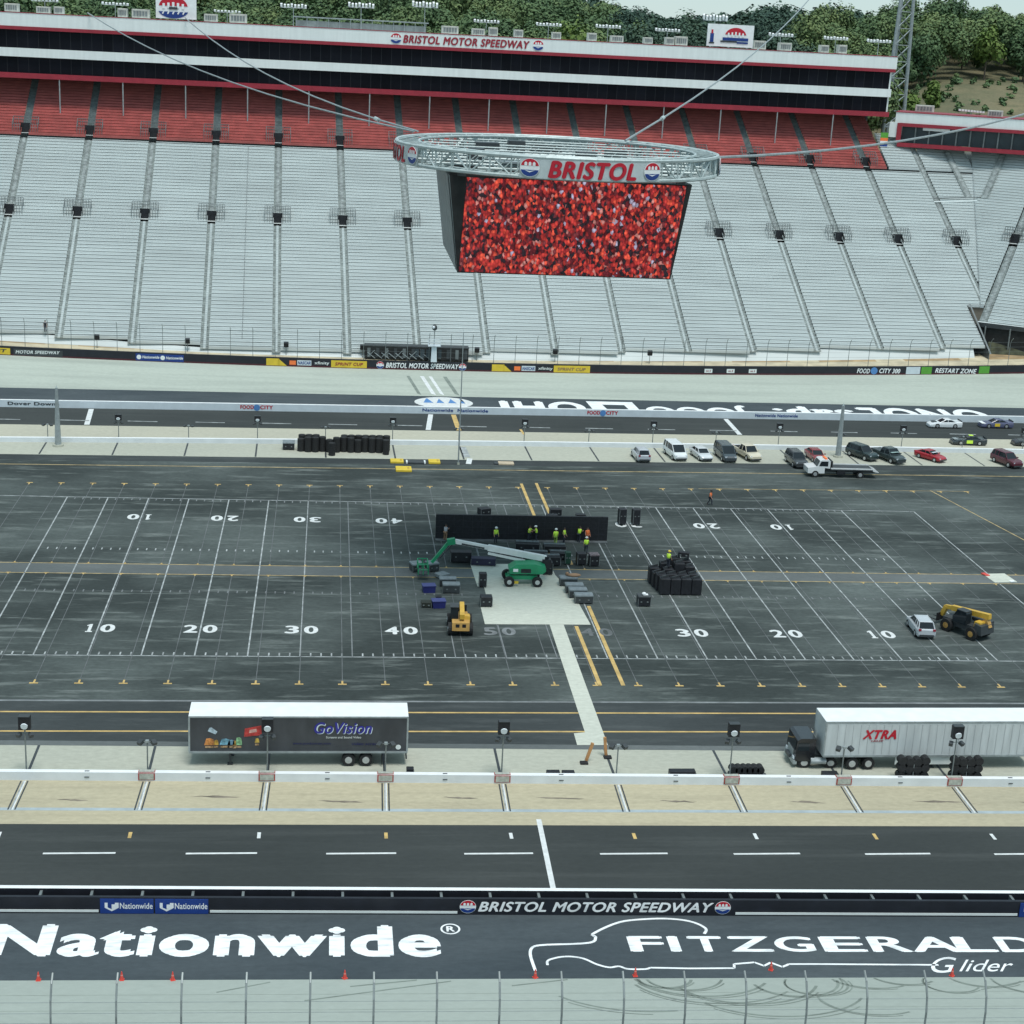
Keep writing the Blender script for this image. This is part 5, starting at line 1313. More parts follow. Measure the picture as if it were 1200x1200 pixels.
def car(style, label, cat, loc, rz, col, group=None, accents=None, name='parked_car'):
    c = CARS[style]; t = thing(name, label, cat, loc, rz, group)
    pm_ = paint('paint_%d_%d_%d' % tuple(int(v * 255) for v in col), col)
    st = c['body']; loft_body(st, pm_).build('body', None, t)
    xr0, xr1, xf1, xf0 = c['cab']; belt = 0.0
    def belt_at(x):
        for a, b in zip(st[:-1], st[1:]):
            if a[0] <= x <= b[0]:
                k = (x - a[0]) / (b[0] - a[0]); return a[5] + (b[5] - a[5]) * k, a[4] + (b[4] - a[4]) * k
        return st[0][5], st[0][4]
    zr = c['roof']; W = c['W'] / 2
    zb0, w0 = belt_at(xr0); zb1, w1 = belt_at(xf0); wt = W * (.70 if style != 'van' else .82)
    g = MB()
    Pb = [(xr0, -w0, zb0 - .03), (xf0, -w1, zb1 - .03), (xf0, w1, zb1 - .03), (xr0, w0, zb0 - .03)]; Pt = [(xr1, -wt, zr - .05), (xf1, -wt, zr - .05), (xf1, wt, zr - .05), (xr1, wt, zr - .05)]
    g.add(Pb + Pt, [(0, 1, 5, 4), (1, 2, 6, 5), (2, 3, 7, 6), (3, 0, 4, 7)], M_carglass); g.build('windows', None, t)
    r_ = MB(); e = .05
    R0 = [(xr1 - e, -wt - e * .6, zr - .06), (xf1 + e, -wt - e * .6, zr - .06), (xf1 + e, wt + e * .6, zr - .06), (xr1 - e, wt + e * .6, zr - .06)]
    R1 = [(xr1 + .12, -wt + .14, zr + .02), (xf1 - .15, -wt + .14, zr + .02), (xf1 - .15, wt - .14, zr + .02), (xr1 + .12, wt - .14, zr + .02)]
    r_.add(R0 + R1, [(4, 5, 6, 7), (0, 1, 5, 4), (1, 2, 6, 5), (2, 3, 7, 6), (3, 0, 4, 7)], pm_)
    for a, b_ in zip(Pb, Pt): r_.cyl(a, b_, .055, .045, 5, pm_)
    for s in (-1, 1):
        xm = (xr1 + xf1) / 2; r_.cyl((xm + .05, s * (w0 + w1) / 2, (zb0 + zb1) / 2), (xm, s * wt, zr - .05), .05, n=5, m=pm_)
        if style in ('van', 'suv', 'hatch'):
            k = xr0 + (xf0 - xr0) * .22; k2 = xr1 + (xf1 - xr1) * .22; r_.cyl((k, s * w0, zb0), (k2, s * wt, zr - .05), .07, n=5, m=pm_)
    r_.build('roof', None, t)
    for s in (-1, 1):
        for x in c['wb']: wheel(t, x, s * (W - .11), c['r'], .22, s)
        if style != 'race':
            b = MB(); b.box((c['L'] / 2 - .14, s * W * .62, st[-2][5] - .12), (.16, .36, .15), rz=-s * .3); b.build('headlight', M_lamp, t)
            b = MB(); b.box((-c['L'] / 2 + .05, s * W * .74, .82 if style in ('sedan', 'coupe') else .98), (.1, .26, .2)); b.build('tail_light', M_red, t)
            b = MB(); b.box((xf0 - .25, s * (W + .1), zb1 + .06), (.14, .2, .14)); b.build('mirror', pm_, t)
    if style != 'race':
        b = MB(); b.box((c['L'] / 2 - .06, 0, .40), (.14, W * 1.5, .2)); b.build('bumper', M_dark, t)
        b = MB(); b.box((-c['L'] / 2 + .05, 0, .42), (.12, W * 1.5, .22)); b.build('bumper', M_dark, t)
    if style == 'pickup':
        b = MB(); b.box((-1.8, 0, 1.035), (1.85, 1.5, .06), M_black); b.build('bed', None, t)
    if style == 'race':
        b = MB(); b.box((-2.42, 0, 1.06), (.06, 1.6, .2)); b.build('spoiler', M_dark, t)
        b = MB(); b.box((2.42, 0, .12), (.3, 1.5, .06)); b.build('splitter', M_dark, t)
    for nm, mm, bx, d in accents or ():
        b = MB(); b.box(bx, d); b.build(nm, mm, t)
    return t
PK = 'vehicles parked on the far pit strip'
H = math.pi / 2
car('hatch', 'silver hatchback parked alone at the left end of the row on the far pit strip', 'car', (25.2, 47.0, 0), H + .05, (.50, .53, .56), PK)
car('van', 'white van with dark windows, second vehicle from the left in the far parked row', 'van', (30.2, 48.4, 0), -H + .12, (.72, .75, .75), PK)
car('sedan', 'white sedan between the white van and the dark grey van', 'car', (33.7, 48.2, 0), -H + .15, (.62, .65, .66), PK)
car('van', 'dark blue grey van in the far parked row, beside the cream pickup', 'van', (37.0, 48.2, 0), -H + .06, (.050, .065, .075), PK)
car('pickup', 'cream pickup truck at the right end of the first group of parked vehicles', 'pickup truck', (40.2, 49.1, 0), -H + .22, (.66, .60, .46), PK)
car('suv', 'dark grey SUV parked just left of the white flatbed truck', 'car', (46.1, 45.7, 0), -H + .05, (.05, .055, .058), PK)
car('sedan', 'dull red car half hidden behind the white flatbed truck cab', 'car', (49.6, 48.6, 0), -H + .05, (.25, .035, .04), PK)
car('suv', 'dark green SUV parked right of the thick steel mast', 'car', (56.6, 50.1, 0), -H + .45, (.020, .036, .036), PK)
car('pickup', 'dark pickup with a pale windscreen beside the dark green SUV', 'pickup truck', (60.0, 49.2, 0), -H + .35, (.045, .06, .06), PK, accents=[('bed_cover', M_glassg, (-1.8, 0, 1.09), (1.9, 1.6, .05)), ('sunshade', mat('sunshade', (.42, .58, .56), .3), (1.15, 0, 1.40), (.5, 1.3, .05))])
car('coupe', 'bright red coupe parked alone on the far pit strip', 'car', (66.3, 50.0, 0), -H + .55, (.36, .018, .028), PK, accents=[('sunshade', M_fw, (.62, 0, 1.17), (.3, 1.1, .03))])
car('suv', 'dark maroon SUV at the right edge of the far pit strip', 'car', (76.4, 48.0, 0), -H + .3, (.10, .018, .03), PK)
RC = 'race cars on the far pit road'
car('race', 'white stock car at the far sign wall, below the end of the upside-down lettering', 'race car', (75.6, 69.7, 0), math.pi + .03, (.72, .75, .76), RC, [('number_panel', M_dark, (1.6, -.2, .86), (.7, 1.0, .02))], 'race_car')
car('race', 'white and dark blue stock car with yellow door at the right of the sign wall', 'race car', (83.9, 70.4, 0), math.pi + .03, (.10, .11, .19), RC, [('nose_cover', M_white, (2.0, 0, .72), (.95, 1.6, .06)), ('door_panel', M_yel, (.1, -.96, .55), (.8, .06, .45)), ('door_panel', M_yel, (.1, .96, .55), (.8, .06, .45))], 'race_car')
car('race', 'black and silver stock car with a lime yellow door panel behind the far pit wall', 'race car', (75.3, 59.3, 0), math.pi - .02, (.035, .045, .05), RC, [('door_panel', M_hiviz, (.1, .96, .55), (.9, .06, .45)), ('door_panel', M_hiviz, (.1, -.96, .55), (.9, .06, .45)), ('roof_number', M_hiviz, (-.3, 0, 1.33), (.6, .6, .02)), ('hood_cover', M_steel, (1.9, 0, .79), (.7, 1.2, .03))], 'race_car')
car('race', 'black stock car cut off by the right edge behind the far pit wall', 'race car', (84.6, 59.5, 0), math.pi, (.02, .022, .026), RC, None, 'race_car')
car('hatch', 'silver compact SUV parked on the near infield beside the yellow telehandler', 'car', (40.9, -16.9, 0), H - .08, (.50, .535, .56), None)

# white flatbed truck
t = thing('flatbed_truck', 'white cab flatbed recovery truck with an empty dark bed on the far infield edge', 'truck', (50.0, 40.4, 0), math.pi - .02)
pmw = paint('truck_white', (.74, .76, .76))
b = MB(); b.prism([(1.9, .55), (4.1, .55), (4.15, 1.25), (3.1, 1.4), (1.9, 1.45)], -1.1, 1.1, pmw); b.build('hood', None, t)
b = MB(); b.prism([(1.2, 1.2), (2.9, 1.42), (2.55, 2.2), (2.3, 2.32), (1.35, 2.32), (1.2, 2.2)], -1.08, 1.08, pmw); cabin = b.build('cab', None, t)
b = MB(); b.quad((2.93, -.95, 1.45), (2.93, .95, 1.45), (2.59, .9, 2.18), (2.59, -.9, 2.18), M_carglass)
for s in (-1, 1): b.add([(1.5, s * 1.095, 1.5), (2.7, s * 1.095, 1.5), (2.45, s * 1.095, 2.15), (1.5, s * 1.095, 2.15)], [(0, 1, 2, 3)], M_carglass)
b.build('windows', None, cabin)
b = MB(); b.box((-1.7, 0, 1.12), (5.6, 2.4, .18), M_dark); b.box((-1.7, 1.16, 1.26), (5.6, .1, .16), pmw); b.box((-1.7, -1.16, 1.26), (5.6, .1, .16), pmw); b.prism([(-4.5, 1.0), (-4.5, 1.25), (-5.3, .9), (-5.3, .82)], -1.2, 1.2, pmw); b.box((.95, 0, 1.7), (.1, 2.3, 1.0), M_dark)
b.build('bed', None, t)
b = MB(); b.box((-.8, 0, .75), (8.2, .9, .3), M_dark); b.box((-.3, 1.0, .75), (1.1, .4, .5), M_black); b.box((-.3, -1.0, .75), (1.1, .4, .5), M_black); b.build('chassis', None, t)
for x in (3.1, -2.9):
    for s in (-1, 1): wheel(t, x, s * .98, .45, .3, s)
b = MB(); b.box((1.7, 0, 2.4), (.3, 1.4, .14), M_orange); b.build('beacon', None, t)

# semi trailers
def trailer(label, loc, L, body_m, door_m, rot=0.0):
    t = thing('semi_trailer', label, 'trailer', loc, rot); Wd = 2.6
    b = MB(); b.box((0, 0, 2.6), (L, Wd, 2.9), body_m); b.box((0, 0, 4.075), (L, Wd, .05), M_white); o = b.build('box_body', None, t)
    b = MB()
    for s in (-1, 1): b.box((0, s * (Wd / 2 + .01), 1.2), (L, .06, .16)); b.box((0, s * (Wd / 2 + .008), 4.03), (L, .05, .12))
    for s in (-1, 1):
        for q_ in (-1, 1): b.box((q_ * (L / 2 - .04), s * (Wd / 2 + .004), 2.62), (.13, .05, 2.7))
    b.build('frame_rails', M_steel, t)
    b = MB(); b.box((0, 0, 1.0), (L - .8, 1.0, .26)); b.build('chassis', M_dark, t)
    for x in (L / 2 - 4.4, L / 2 - 3.1):
        for s in (-1, 1): wheel(t, x, s * 1.0, .5, .5, s, .58)
    b = MB()
    for s in (-1, 1): b.box((-L / 2 + 3.0, s * .8, .55), (.16, .16, 1.0)); b.box((-L / 2 + 3.0, s * .8, .05), (.4, .4, .08))
    b.box((-L / 2 + 3.0, 0, .8), (.1, 1.6, .1)); b.build('landing_gear', M_dark, t)
    b = MB(); b.box((L / 2 - .06, 0, .62), (.1, 2.3, .12)); b.box((L / 2 - .06, .6, .8), (.1, .1, .4)); b.box((L / 2 - .06, -.6, .8), (.1, .1, .4)); b.build('rear_guard', M_dark, t)
    for s in (-1, 1):
        b = MB(); b.box((L / 2 - 1.9, s * 1.1, .55), (.06, .55, .7)); b.build('mud_flap', M_rubber, t)
    return t
T1 = trailer('charcoal grey semi trailer with colourful pictures and blue lettering, left of the slab path', (-17.95, -45.2, 0), 16.2, M_trailer, M_trailer)
ux, uz = (1, 0, 0), (0, 0, 1)
yy = -1.325
b = MB()
for dx, dz in ((.05, -.05), (0, 0)):
    mm = M_fw if dx else mat('purple_blue', (.030, .028, .26), .5)
    add_text(b, 'GoVision', (1.1 + dx, yy - (.002 if dx else .012), 2.72 + dz), ux, uz, 4.3, .92, mm, .05 if dx else .025, .25, .008)
add_text(b, 'Screens and Sound Video', (2.0, yy, 2.33), ux, uz, 2.6, .17, M_suite, .01, 0, .008)
mdb = mat('deep_blue', (.014, .018, .085), .5)
add_text(b, 'www.jumbotron.com', (-.45, yy, 1.78), ux, uz, 2.8, .22, mdb, .02, .2, .008); add_text(b, 'video screens', (3.9, yy, 1.78), ux, uz, 2.3, .22, mdb, .02, .2, .008)
b.build('lettering', None, T1)
b = MB()
cols = [(.55, .22, .06), (.6, .35, .06), (.15, .33, .42), (.16, .30, .40), (.5, .3, .08), (.24, .46, .24), (.45, .30, .06)]
for i, (x, w, h, zz, c) in enumerate(((-6.6, .75, .55, 2.05, 0), (-6.1, .35, .4, 2.0, 1), (-5.45, .8, .5, 2.05, 2), (-5.0, .55, .4, 2.0, 3), (-4.75, .3, .4, 1.95, 4), (-4.45, .5, .62, 2.1, 5), (-3.1, .35, .35, 2.15, 6))):
    m = mat('mural_%d' % i, cols[c], .5, var=.5, scale=4)
    b.prism([(x - w / 2, zz - h / 2), (x + w / 2, zz - h / 2), (x + w * .42, zz + h * .3), (x + w * .1, zz + h * .5), (x - w * .3, zz + h * .42)], yy - .005, yy + .03, m)
    b.box((x, yy - .002, zz - h / 2 - .15), (w * .8, .012, .14), mat('mural_sand', (.40, .26, .14), .5, var=.5, scale=5))
b.prism([(-4.05, 2.45), (-2.75, 2.6), (-2.8, 3.35), (-4.0, 3.1)], yy - .006, yy + .03, mat('mural_red', (.46, .045, .04), .5, var=.4, scale=3))
b.prism([(-3.7, 2.75), (-3.1, 2.85), (-3.15, 3.1), (-3.65, 3.0)], yy - .01, yy + .03, mat('mural_pink', (.6, .35, .3), .5, var=.3, scale=5))
b.prism([(-6.7, 2.9), (-6.15, 2.65), (-6.0, 2.85), (-6.45, 3.2), (-6.6, 3.15)], yy - .006, yy + .03, mat('mural_grey', (.42, .52, .58), .4, var=.3, scale=5))
b.build('picture_panel', None, T1)
b = MB(); add_disc(b, (7.4, yy - .005, 1.62), ux, uz, .2, M_suite, 12, th=.01); b.build('placard', None, T1)
M_twhite = mat('trailer_white', (.52, .555, .555), .45, var=.12, scale=.8, stretch=(2, 1, .3))
T2 = trailer('white semi trailer with red lettering hitched to the black truck tractor, right side', (30.7, -45.9, 0), 17.2, M_twhite, M_twhite, .008)
b = MB(); add_text(b, 'XTRA', (-5.6, yy, 2.62), ux, uz, 2.7, .78, M_redbright, .05, .3, .01); add_text(b, 'LEASE', (-4.9, yy, 2.42), ux, uz, 1.0, .12, M_red, .02, .3, .01); b.build('lettering', None, T2)
b = MB()
for k in range(26): b.box((-7.6 + k * .61, yy + .01, 2.6), (.03, .035, 2.5))
b.build('side_posts', mat('trailer_rib', (.46, .49, .49), .5), T2)
for ob in [o for o in COL.objects if o.parent is T2 and o.name.startswith(('wheel', 'mud'))]:
    ob.location.x = -10.35 if ob.name.startswith('wheel') else -11.9
for ob in [o for o in COL.objects if o.parent is T2 and o.name.startswith('landing')]: ob.location.x = 6
b = MB(); b.box((0.6, -1.15, .72), (6.6, .06, .62)); b.build('side_skirt', M_suite, T2)
# black truck tractor facing away to the left
t = thing('truck_tractor', 'black truck tractor coupled to the left end of the white trailer', 'truck', (22.6, -45.7, 0), math.pi); t.scale = (1, 1, .84)
mbk = paint('truck_black', (.012, .013, .016))
b = MB(); b.box((1.25, 0, .85), (3.2, .95, .3), M_dark); b.build('chassis', None, t)
b = MB(); b.prism([(1.0, .7), (2.5, .7), (2.55, 1.5), (2.45, 2.75), (2.2, 2.95), (1.0, 2.95)], -1.2, 1.2, mbk); cb = b.build('cab', None, t)
b = MB(); b.quad((2.56, -1.05, 1.75), (2.56, 1.05, 1.75), (2.48, 1.0, 2.6), (2.48, -1.0, 2.6), M_carglass)
for s in (-1, 1): b.add([(1.5, s * 1.215, 1.75), (2.4, s * 1.215, 1.75), (2.35, s * 1.215, 2.55), (1.5, s * 1.215, 2.55)], [(0, 1, 2, 3)], M_carglass)
b.build('windows', None, cb)
b = MB(); b.box((2.52, 0, .6), (.3, 2.4, .4), M_steel); b.box((2.58, 0, 1.2), (.06, 1.4, .8), M_steel); b.build('bumper', None, t)
for s in (-1, 1):
    b = MB(); b.box((2.6, s * .9, 1.0), (.1, .35, .25)); b.build('headlight', M_lamp, t)
    b = MB(); b.cyl((.1, s * 1.15, .75), (1.3, s * 1.15, .75), .32, n=12); b.build('fuel_tank', M_steel, t)
    wheel(t, 1.75, s * 1.0, .5, .32, s); wheel(t, -.35, s * .95, .5, .5, s)
b = MB(); b.quad((.2, -.6, 1.5), (.9, -.6, 3.1), (.95, -.35, 3.1), (.25, -.35, 1.5), M_suite); b.build('air_hose_bracket', None, t)

# boom lift: green chassis and turret, white telescopic boom, green jib and basket
t = thing('boom_lift', 'green boom lift with a long white boom on the concrete pad', 'boom lift', (3.6, -3.9, 0))
b = MB(); b.box((0, 0, .78), (2.9, 1.2, .42), M_boomg); b.box((1.35, 0, .62), (.5, 1.9, .25), M_boomg); b.box((-1.35, 0, .62), (.5, 1.9, .25), M_boomg); b.box((-.9, -1.05, .42), (.9, .12, .25), M_yel); b.build('chassis', None, t)
for x in (-1.4, 1.45):
    for s in (-1, 1): wheel(t, x, s * 1.15, .52, .42, s, .5)
b = MB(); b.cyl((.2, .1, .95), (.2, .1, 1.2), .6, n=16, m=M_dark)
b.prism([(-1.3, 1.2), (2.0, 1.2), (2.35, 1.5), (2.3, 1.95), (1.2, 2.25), (-.7, 2.2), (-1.4, 1.7)], -.75, .75, M_boomg); b.box((.3, -.78, 1.55), (1.0, .06, .4), M_black); b.box((-.75, -.78, 1.6), (.5, .06, .3), M_white); b.build('turret', None, t)
P0, P1 = Vector((2.5, .9, 2.35)), Vector((-7.1, 1.4, 3.95))
b = MB(); d = (P1 - P0); mid = P0 + d * .5
def bar(mb, a, c, w, h, m):
    a, c = Vector(a), Vector(c); dd = (c - a).normalized(); s = dd.cross(Vector((0, 0, 1))).normalized() * w / 2; u = s.cross(dd).normalized() * h / 2
    P = [a - s - u, a + s - u, a + s + u, a - s + u, c - s - u, c + s - u, c + s + u, c - s + u]
    mb.add(P, [(3, 2, 1, 0), (4, 5, 6, 7), (0, 1, 5, 4), (1, 2, 6, 5), (2, 3, 7, 6), (3, 0, 4, 7)], m)
bar(b, P0, P0 + d * .62, .50, .58, M_boomw); bar(b, P0 + d * .60, P0 + d * .97, .36, .42, M_boomw); bar(b, P0 + d * .1 - Vector((0, .3, .62)), P0 + d * .62 - Vector((0, .3, .52)), .22, .22, M_boomw)
bar(b, P0 + d * .66 - Vector((0, .2, .1)), P0 + d * .9 - Vector((0, .2, .1)), .05, .16, M_dark)
b.build('boom', None, t)
b = MB(); bar(b, P1 + Vector((.3, 0, .0)), P1 + Vector((-.5, 0, -.15)), .5, .6, M_boomg); bar(b, P1 + Vector((-.3, 0, -.1)), P1 + Vector((-2.0, -.1, -2.3)), .26, .3, M_boomg); bar(b, P1 + Vector((.1, .2, -.4)), P1 + Vector((-1.2, .1, -1.9)), .12, .14, M_dark); b.build('jib', None, t)
bk_ = P1 + Vector((-2.9, -.2, -2.75)); b = MB(); b.box(bk_ + Vector((0, 0, -.5)), (1.0, 2.0, .1), M_dark)
for z in (0, .55):
    for a, c in (((-.5, -1), (.5, -1)), ((.5, -1), (.5, 1)), ((.5, 1), (-.5, 1)), ((-.5, 1), (-.5, -1))): b.cyl(bk_ + Vector((*a, z)), bk_ + Vector((*c, z)), .05, n=5, m=M_boomg)
for a in ((-.5, -1), (.5, -1), (.5, 1), (-.5, 1), (0, -1), (0, 1)): b.cyl(bk_ + Vector((*a, -.5)), bk_ + Vector((*a, .55)), .05, n=5, m=M_boomg)
b.build('basket', None, t)
b = MB(); b.cyl((2.4, .9, 1.5), (2.5, .9, 2.6), .3, n=8); b.box((2.55, .9, 1.9), (.9, 1.0, .9), M_black); b.build('boom_mount', M_black, t)

# telehandler (right) and forklift (left of the pad)
t = thing('telehandler', 'yellow telehandler with lowered boom on the near infield beside the silver car', 'telehandler', (45.3, -17.2, 0), R(122))
b = MB(); b.box((0, 0, .95), (4.4, 1.5, .6), M_dark); b.box((-1.3, -.75, 1.35), (2.0, .8, .8), M_tele2 if False else M_dark); b.prism([(-2.5, .7), (-1.6, .7), (-1.6, 1.7), (-2.4, 1.6)], -1.0, 1.0, M_dark); b.build('chassis', None, t)
for x in (-1.45, 1.45):
    for s in (-1, 1):
        w_ = wheel(t, x, s * 1.0, .62, .5, s, .5); 
        for ch in w_.children: ch.data.materials[0] = M_tele2
b = MB(); b.prism([(-.6, 1.2), (.9, 1.2), (.95, 1.7), (.5, 2.45), (-.5, 2.5), (-.6, 2.3)], .15, 1.0, M_carglass); b.box((-.02, .58, 2.5), (1.1, .9, .07), M_dark); b.build('cab', None, t)
b = MB(); bar(b, (-2.3, -.35, 2.35), (2.0, -.35, 1.95), .46, .5, M_tele); bar(b, (1.9, -.35, 1.95), (2.8, -.35, 1.82), .34, .38, M_tele); bar(b, (2.7, -.35, 1.9), (3.1, -.35, .9), .4, .4, M_tele); b.build('boom', None, t)
b = MB(); bar(b, (-1.9, -.35, 2.0), (-2.3, -.35, 1.2), .5, .5, M_tele2); bar(b, (-.6, -.35, 1.3), (.8, -.35, 1.8), .18, .18, M_steel); b.box((-1.7, .3, 1.55), (.7, .8, .5), M_tele); b.build('boom_support', None, t)
b = MB(); b.box((3.2, -.3, .75), (.1, 1.3, .8), M_black)
for s in (-.75, .15): b.box((3.8, s, .38), (1.1, .12, .06), M_black)
b.build('fork_carriage', None, t)
t = thing('forklift', 'ochre yellow rough terrain forklift seen end on beside the dark road cases', 'forklift', (-3.7, -17.4, 0), R(88))
b = MB(); b.box((0, 0, .85), (3.4, 1.5, .7), M_tele2); b.prism([(-1.9, .6), (-1.2, .6), (-1.2, 1.5), (-1.8, 1.35)], -.8, .8, M_tele2); b.build('chassis', None, t)
b = MB(); b.box((-1.83, .3, 1.02), (.06, .35, .4)); b.box((-1.83, -.3, 1.02), (.06, .35, .4)); b.build('grille', M_black, t)
for x in (-1.2, 1.25):
    for s in (-1, 1): wheel(t, x, s * .92, .58, .45, s, .5)
b = MB(); b.prism([(-.4, 1.2), (.8, 1.2), (.75, 2.3), (-.3, 2.3)], .2, .9, M_carglass); b.box((.2, .55, 2.34), (1.2, .8, .08), M_dark); b.build('cab', None, t)
b = MB(); bar(b, (-1.6, -.1, 1.85), (1.7, -.2, 1.95), .42, .46, M_tele); bar(b, (1.6, -.2, 1.95), (2.2, -.2, 1.8), .3, .3, M_tele); b.build('boom', None, t)
b = MB(); b.prism([(-1.3, 1.2), (-.4, 1.2), (-.4, 1.7), (-1.2, 1.8)], -.85, -.3, M_tele); b.box((-.5, -.6, 1.3), (1.4, .5, .5), M_tele); b.build('engine_cover', None, t)
b = MB(); b.box((2.25, -.1, 1.0), (.1, 1.2, 1.3), M_black); b.build('fork_carriage', None, t)

# ------------------------------------------------------------------ video wall, cases and carts on the infield
t = thing('video_wall', 'long black wall of stacked screen panels standing across the middle of the infield', 'video wall', (5.2, 10.45, 0))
b = MB(); b.box((0, .15, 1.42), (19.0, .3, 2.75)); b.build('panel_face', M_black, t)
b = MB()
for k in range(20): b.box((-9.5 + k, -.01, 1.42), (.03, .03, 2.7))
for z in (.75, 1.42, 2.1): b.box((0, -.008, z), (19, .022, .02))
b.build('panel_seams', mat('seam', (.03, .033, .04), .6), t)
for k in range(7):
    b = MB(); x = -9 + k * 3; b.cyl((x, .3, 2.4), (x, 1.6, .05), .05, n=5); b.cyl((x, .3, .1), (x, 1.6, .1), .05, n=5); b.build('rear_brace', M_dark, t)
b = MB(); b.box((0, -.3, .04), (19, .9, .06)); b.build('base_mat', mat('pale_mat', (.11, .125, .13), .8, var=.3), t)
def case(label, loc, d, body=None, lid=None, rz=0, group=None, name='road_case', cat='case', corners=True):
    t = thing(name, label, cat, loc, rz, group); body = body or M_black
    h = d[2]
    b = MB(); b.rbox((0, 0, h * .46 + .1), (d[0], d[1], h * .86), .03); b.build('case_body', body, t)
    if lid:
        b = MB(); b.rbox((0, 0, h + .06), (d[0] + .04, d[1] + .04, .16), .04); b.build('lid', lid, t)
    for sx in (-1, 1):
        for sy in (-1, 1):
            b = MB(); b.cyl((sx * (d[0] / 2 - .12), sy * (d[1] / 2 - .1), 0), (sx * (d[0] / 2 - .12), sy * (d[1] / 2 - .1), .12), .06, n=6); b.build('caster', M_dark, t)
    if corners:
        b = MB()
        for sx in (-1, 1):
            b.box((sx * d[0] / 2, -d[1] / 2, h * .5), (.05, .05, h * .8)); b.box((sx * d[0] * .25, -d[1] / 2 - .015, h * .55), (.16, .03, .12))
        b.build('metal_edges', M_post, t)
    return t
CG = 'road cases around the concrete pad'
case('dark grey lidded road case, upper one of the pair left of the pad', (-4.0, -5.0, 0), (1.7, .8, .75), M_dark, M_lid, .0, CG)
case('dark grey lidded road case, lower one of the pair left of the pad', (-3.8, -7.0, 0), (1.7, .9, .85), M_dark, M_lid, .0, CG)
case('dark case with grey lid, leftmost case, left of the boom lift basket', (-6.9, -.4, 0), (1.2, 1.2, .75), M_dark, M_lid, .3, CG)
case('dark case with grey lid directly below the boom lift basket', (-5.3, -.3, 0), (1.1, 1.1, .8), M_dark, M_lid, .4, CG)
case('low flat grey case on the yellow lane line below the basket', (-4.4, -2.4, 0), (1.2, 1.0, .3), M_lid, M_lid, .6, CG)
case('tall black cabinet standing on the left edge of the concrete pad', (-.5, -5.2, 0), (.75, .7, 1.55), M_black, None, 0, CG)
case('square black case at the lower left corner of the concrete pad', (-.65, -10.8, 0), (1.15, 1.0, 1.05), M_black, None, 0, CG)
case('small black case with white top object standing alone left of the 30 yard number', (15.0, -10.2, 0), (1.25, 1.0, .95), M_black, M_dark, 0, CG)
b = MB(); b.ell((15.0, -10.2, 1.22), (.22, .22, .16)); b.box((15.15, -10.2, 1.14), (.5, .4, .06)); tag(b.build('white_bundle', M_white), 'small white bundle lying on the lone black case right of the pad', 'bundle')
for i, (x, y, l) in enumerate(((8.3, -4.4, 'grey lidded case at the right edge of the pad, topmost of four'), (8.6, -6.6, 'grey lidded case at the right edge of the pad, second of four from the top'), (8.75, -8.0, 'grey lidded case at the right edge of the pad, third of four from the top'), (9.1, -9.6, 'grey lidded case at the right edge of the pad, lowest of four'))):
    case(l, (x, y, 0), (1.8, .95, .8), M_dark, M_lid, 0, CG)
b = MB(); b.ell((8.9, -4.3, 1.05), (.7, .35, .18)); b.ell((8.2, -4.1, 1.1), (.2, .2, .22)); tag(b.build('cloth_heap', M_tanpants), 'tan heap of cloth on the topmost grey case at the edge of the pad', 'cloth')
case('black cart right of centre behind the grey cases, below the lime vest worker', (10.6, 2.3, 0), (.95, .9, 1.35), M_black, None, .1, CG)
case('black cart with open pinkish top, right of the other black cart', (11.9, 2.0, 0), (1.0, .9, 1.2), M_black, mat('open_top', (.16, .13, .14), .7, var=.5, scale=6), .1, CG)
case('green and black tall cart left of the black carts', (9.2, 2.4, 0), (.6, .7, 1.4), mat('dark_green', (.012, .06, .035), .6), None, 0, CG)
case('black case under the boom of the green lift, left', (-2.1, 2.7, 0), (2.2, 1.0, 1.2), M_black, None, 0, CG)
case('dark blue black flat case under the white boom', (.2, 1.7, 0), (2.6, .9, .8), mat('navy_case', (.02, .02, .05), .6), None, -.1, CG)
case('black case beside the boom lift mount', (6.6, -.9, 0), (1.0, 1.0, 1.4), M_black, None, 0, CG)
for i, (x, y, w, d, h, l) in enumerate(((5.4, 6.8, 2.6, 1.2, .9, 'flat black cart in front of the video wall, leftmost of the middle cluster'), (8.3, 6.4, 2.4, 1.2, .8, 'flat black cart in front of the video wall, right of the middle cluster'), (6.0, 4.2, 2.6, 1.0, .7, 'flat black cart between the boom lift and the video wall'), (8.4, 4.0, 1.8, 1.0, .8, 'black flat cart just above the green cart'), (2.6, 5.0, 1.4, .8, .6, 'small black cart above the white boom'), (7.5, 2.0, 1.6, 1.0, 1.0, 'black cart behind the boom lift turret'))):
    t = case(l, (x, y, 0), (w, d, h), M_black, None, random.uniform(-.1, .1), CG)
    b = MB(); b.box((0, 0, h + .12), (w * .96, .06, .07)); b.box((0, .3, h + .12), (w * .96, .05, .05)); b.build('load_bar', M_lid, t)
for i, (x, y, w, d, h, l) in enumerate(((1.9, 20.0, 1.3, 1.0, .8, 'tilted dark case behind the video wall, left'), (10.1, 19.3, 1.4, .8, 1.1, 'black case far behind the video wall at the sideline'), (9.0, 14.3, 1.3, .7, 2.0, 'tall black panel rising behind the video wall, left one'), (12.2, 14.0, 1.1, .7, 2.2, 'tall black panel rising behind the video wall, right one'))):
    case(l, (x, y, 0), (w, d, h), M_black, None, .4 if i == 0 else 0, CG)
for i, (x, l) in enumerate(((17.5, 'tall black speaker column, left one of the pair right of the video wall'), (19.1, 'tall black speaker column, right one of the pair right of the video wall'))):
    case(l, (x, 17.0, 0), (.85, .8, 2.0), M_black, None, .15, 'pair of speaker columns', 'speaker_column', 'speaker')
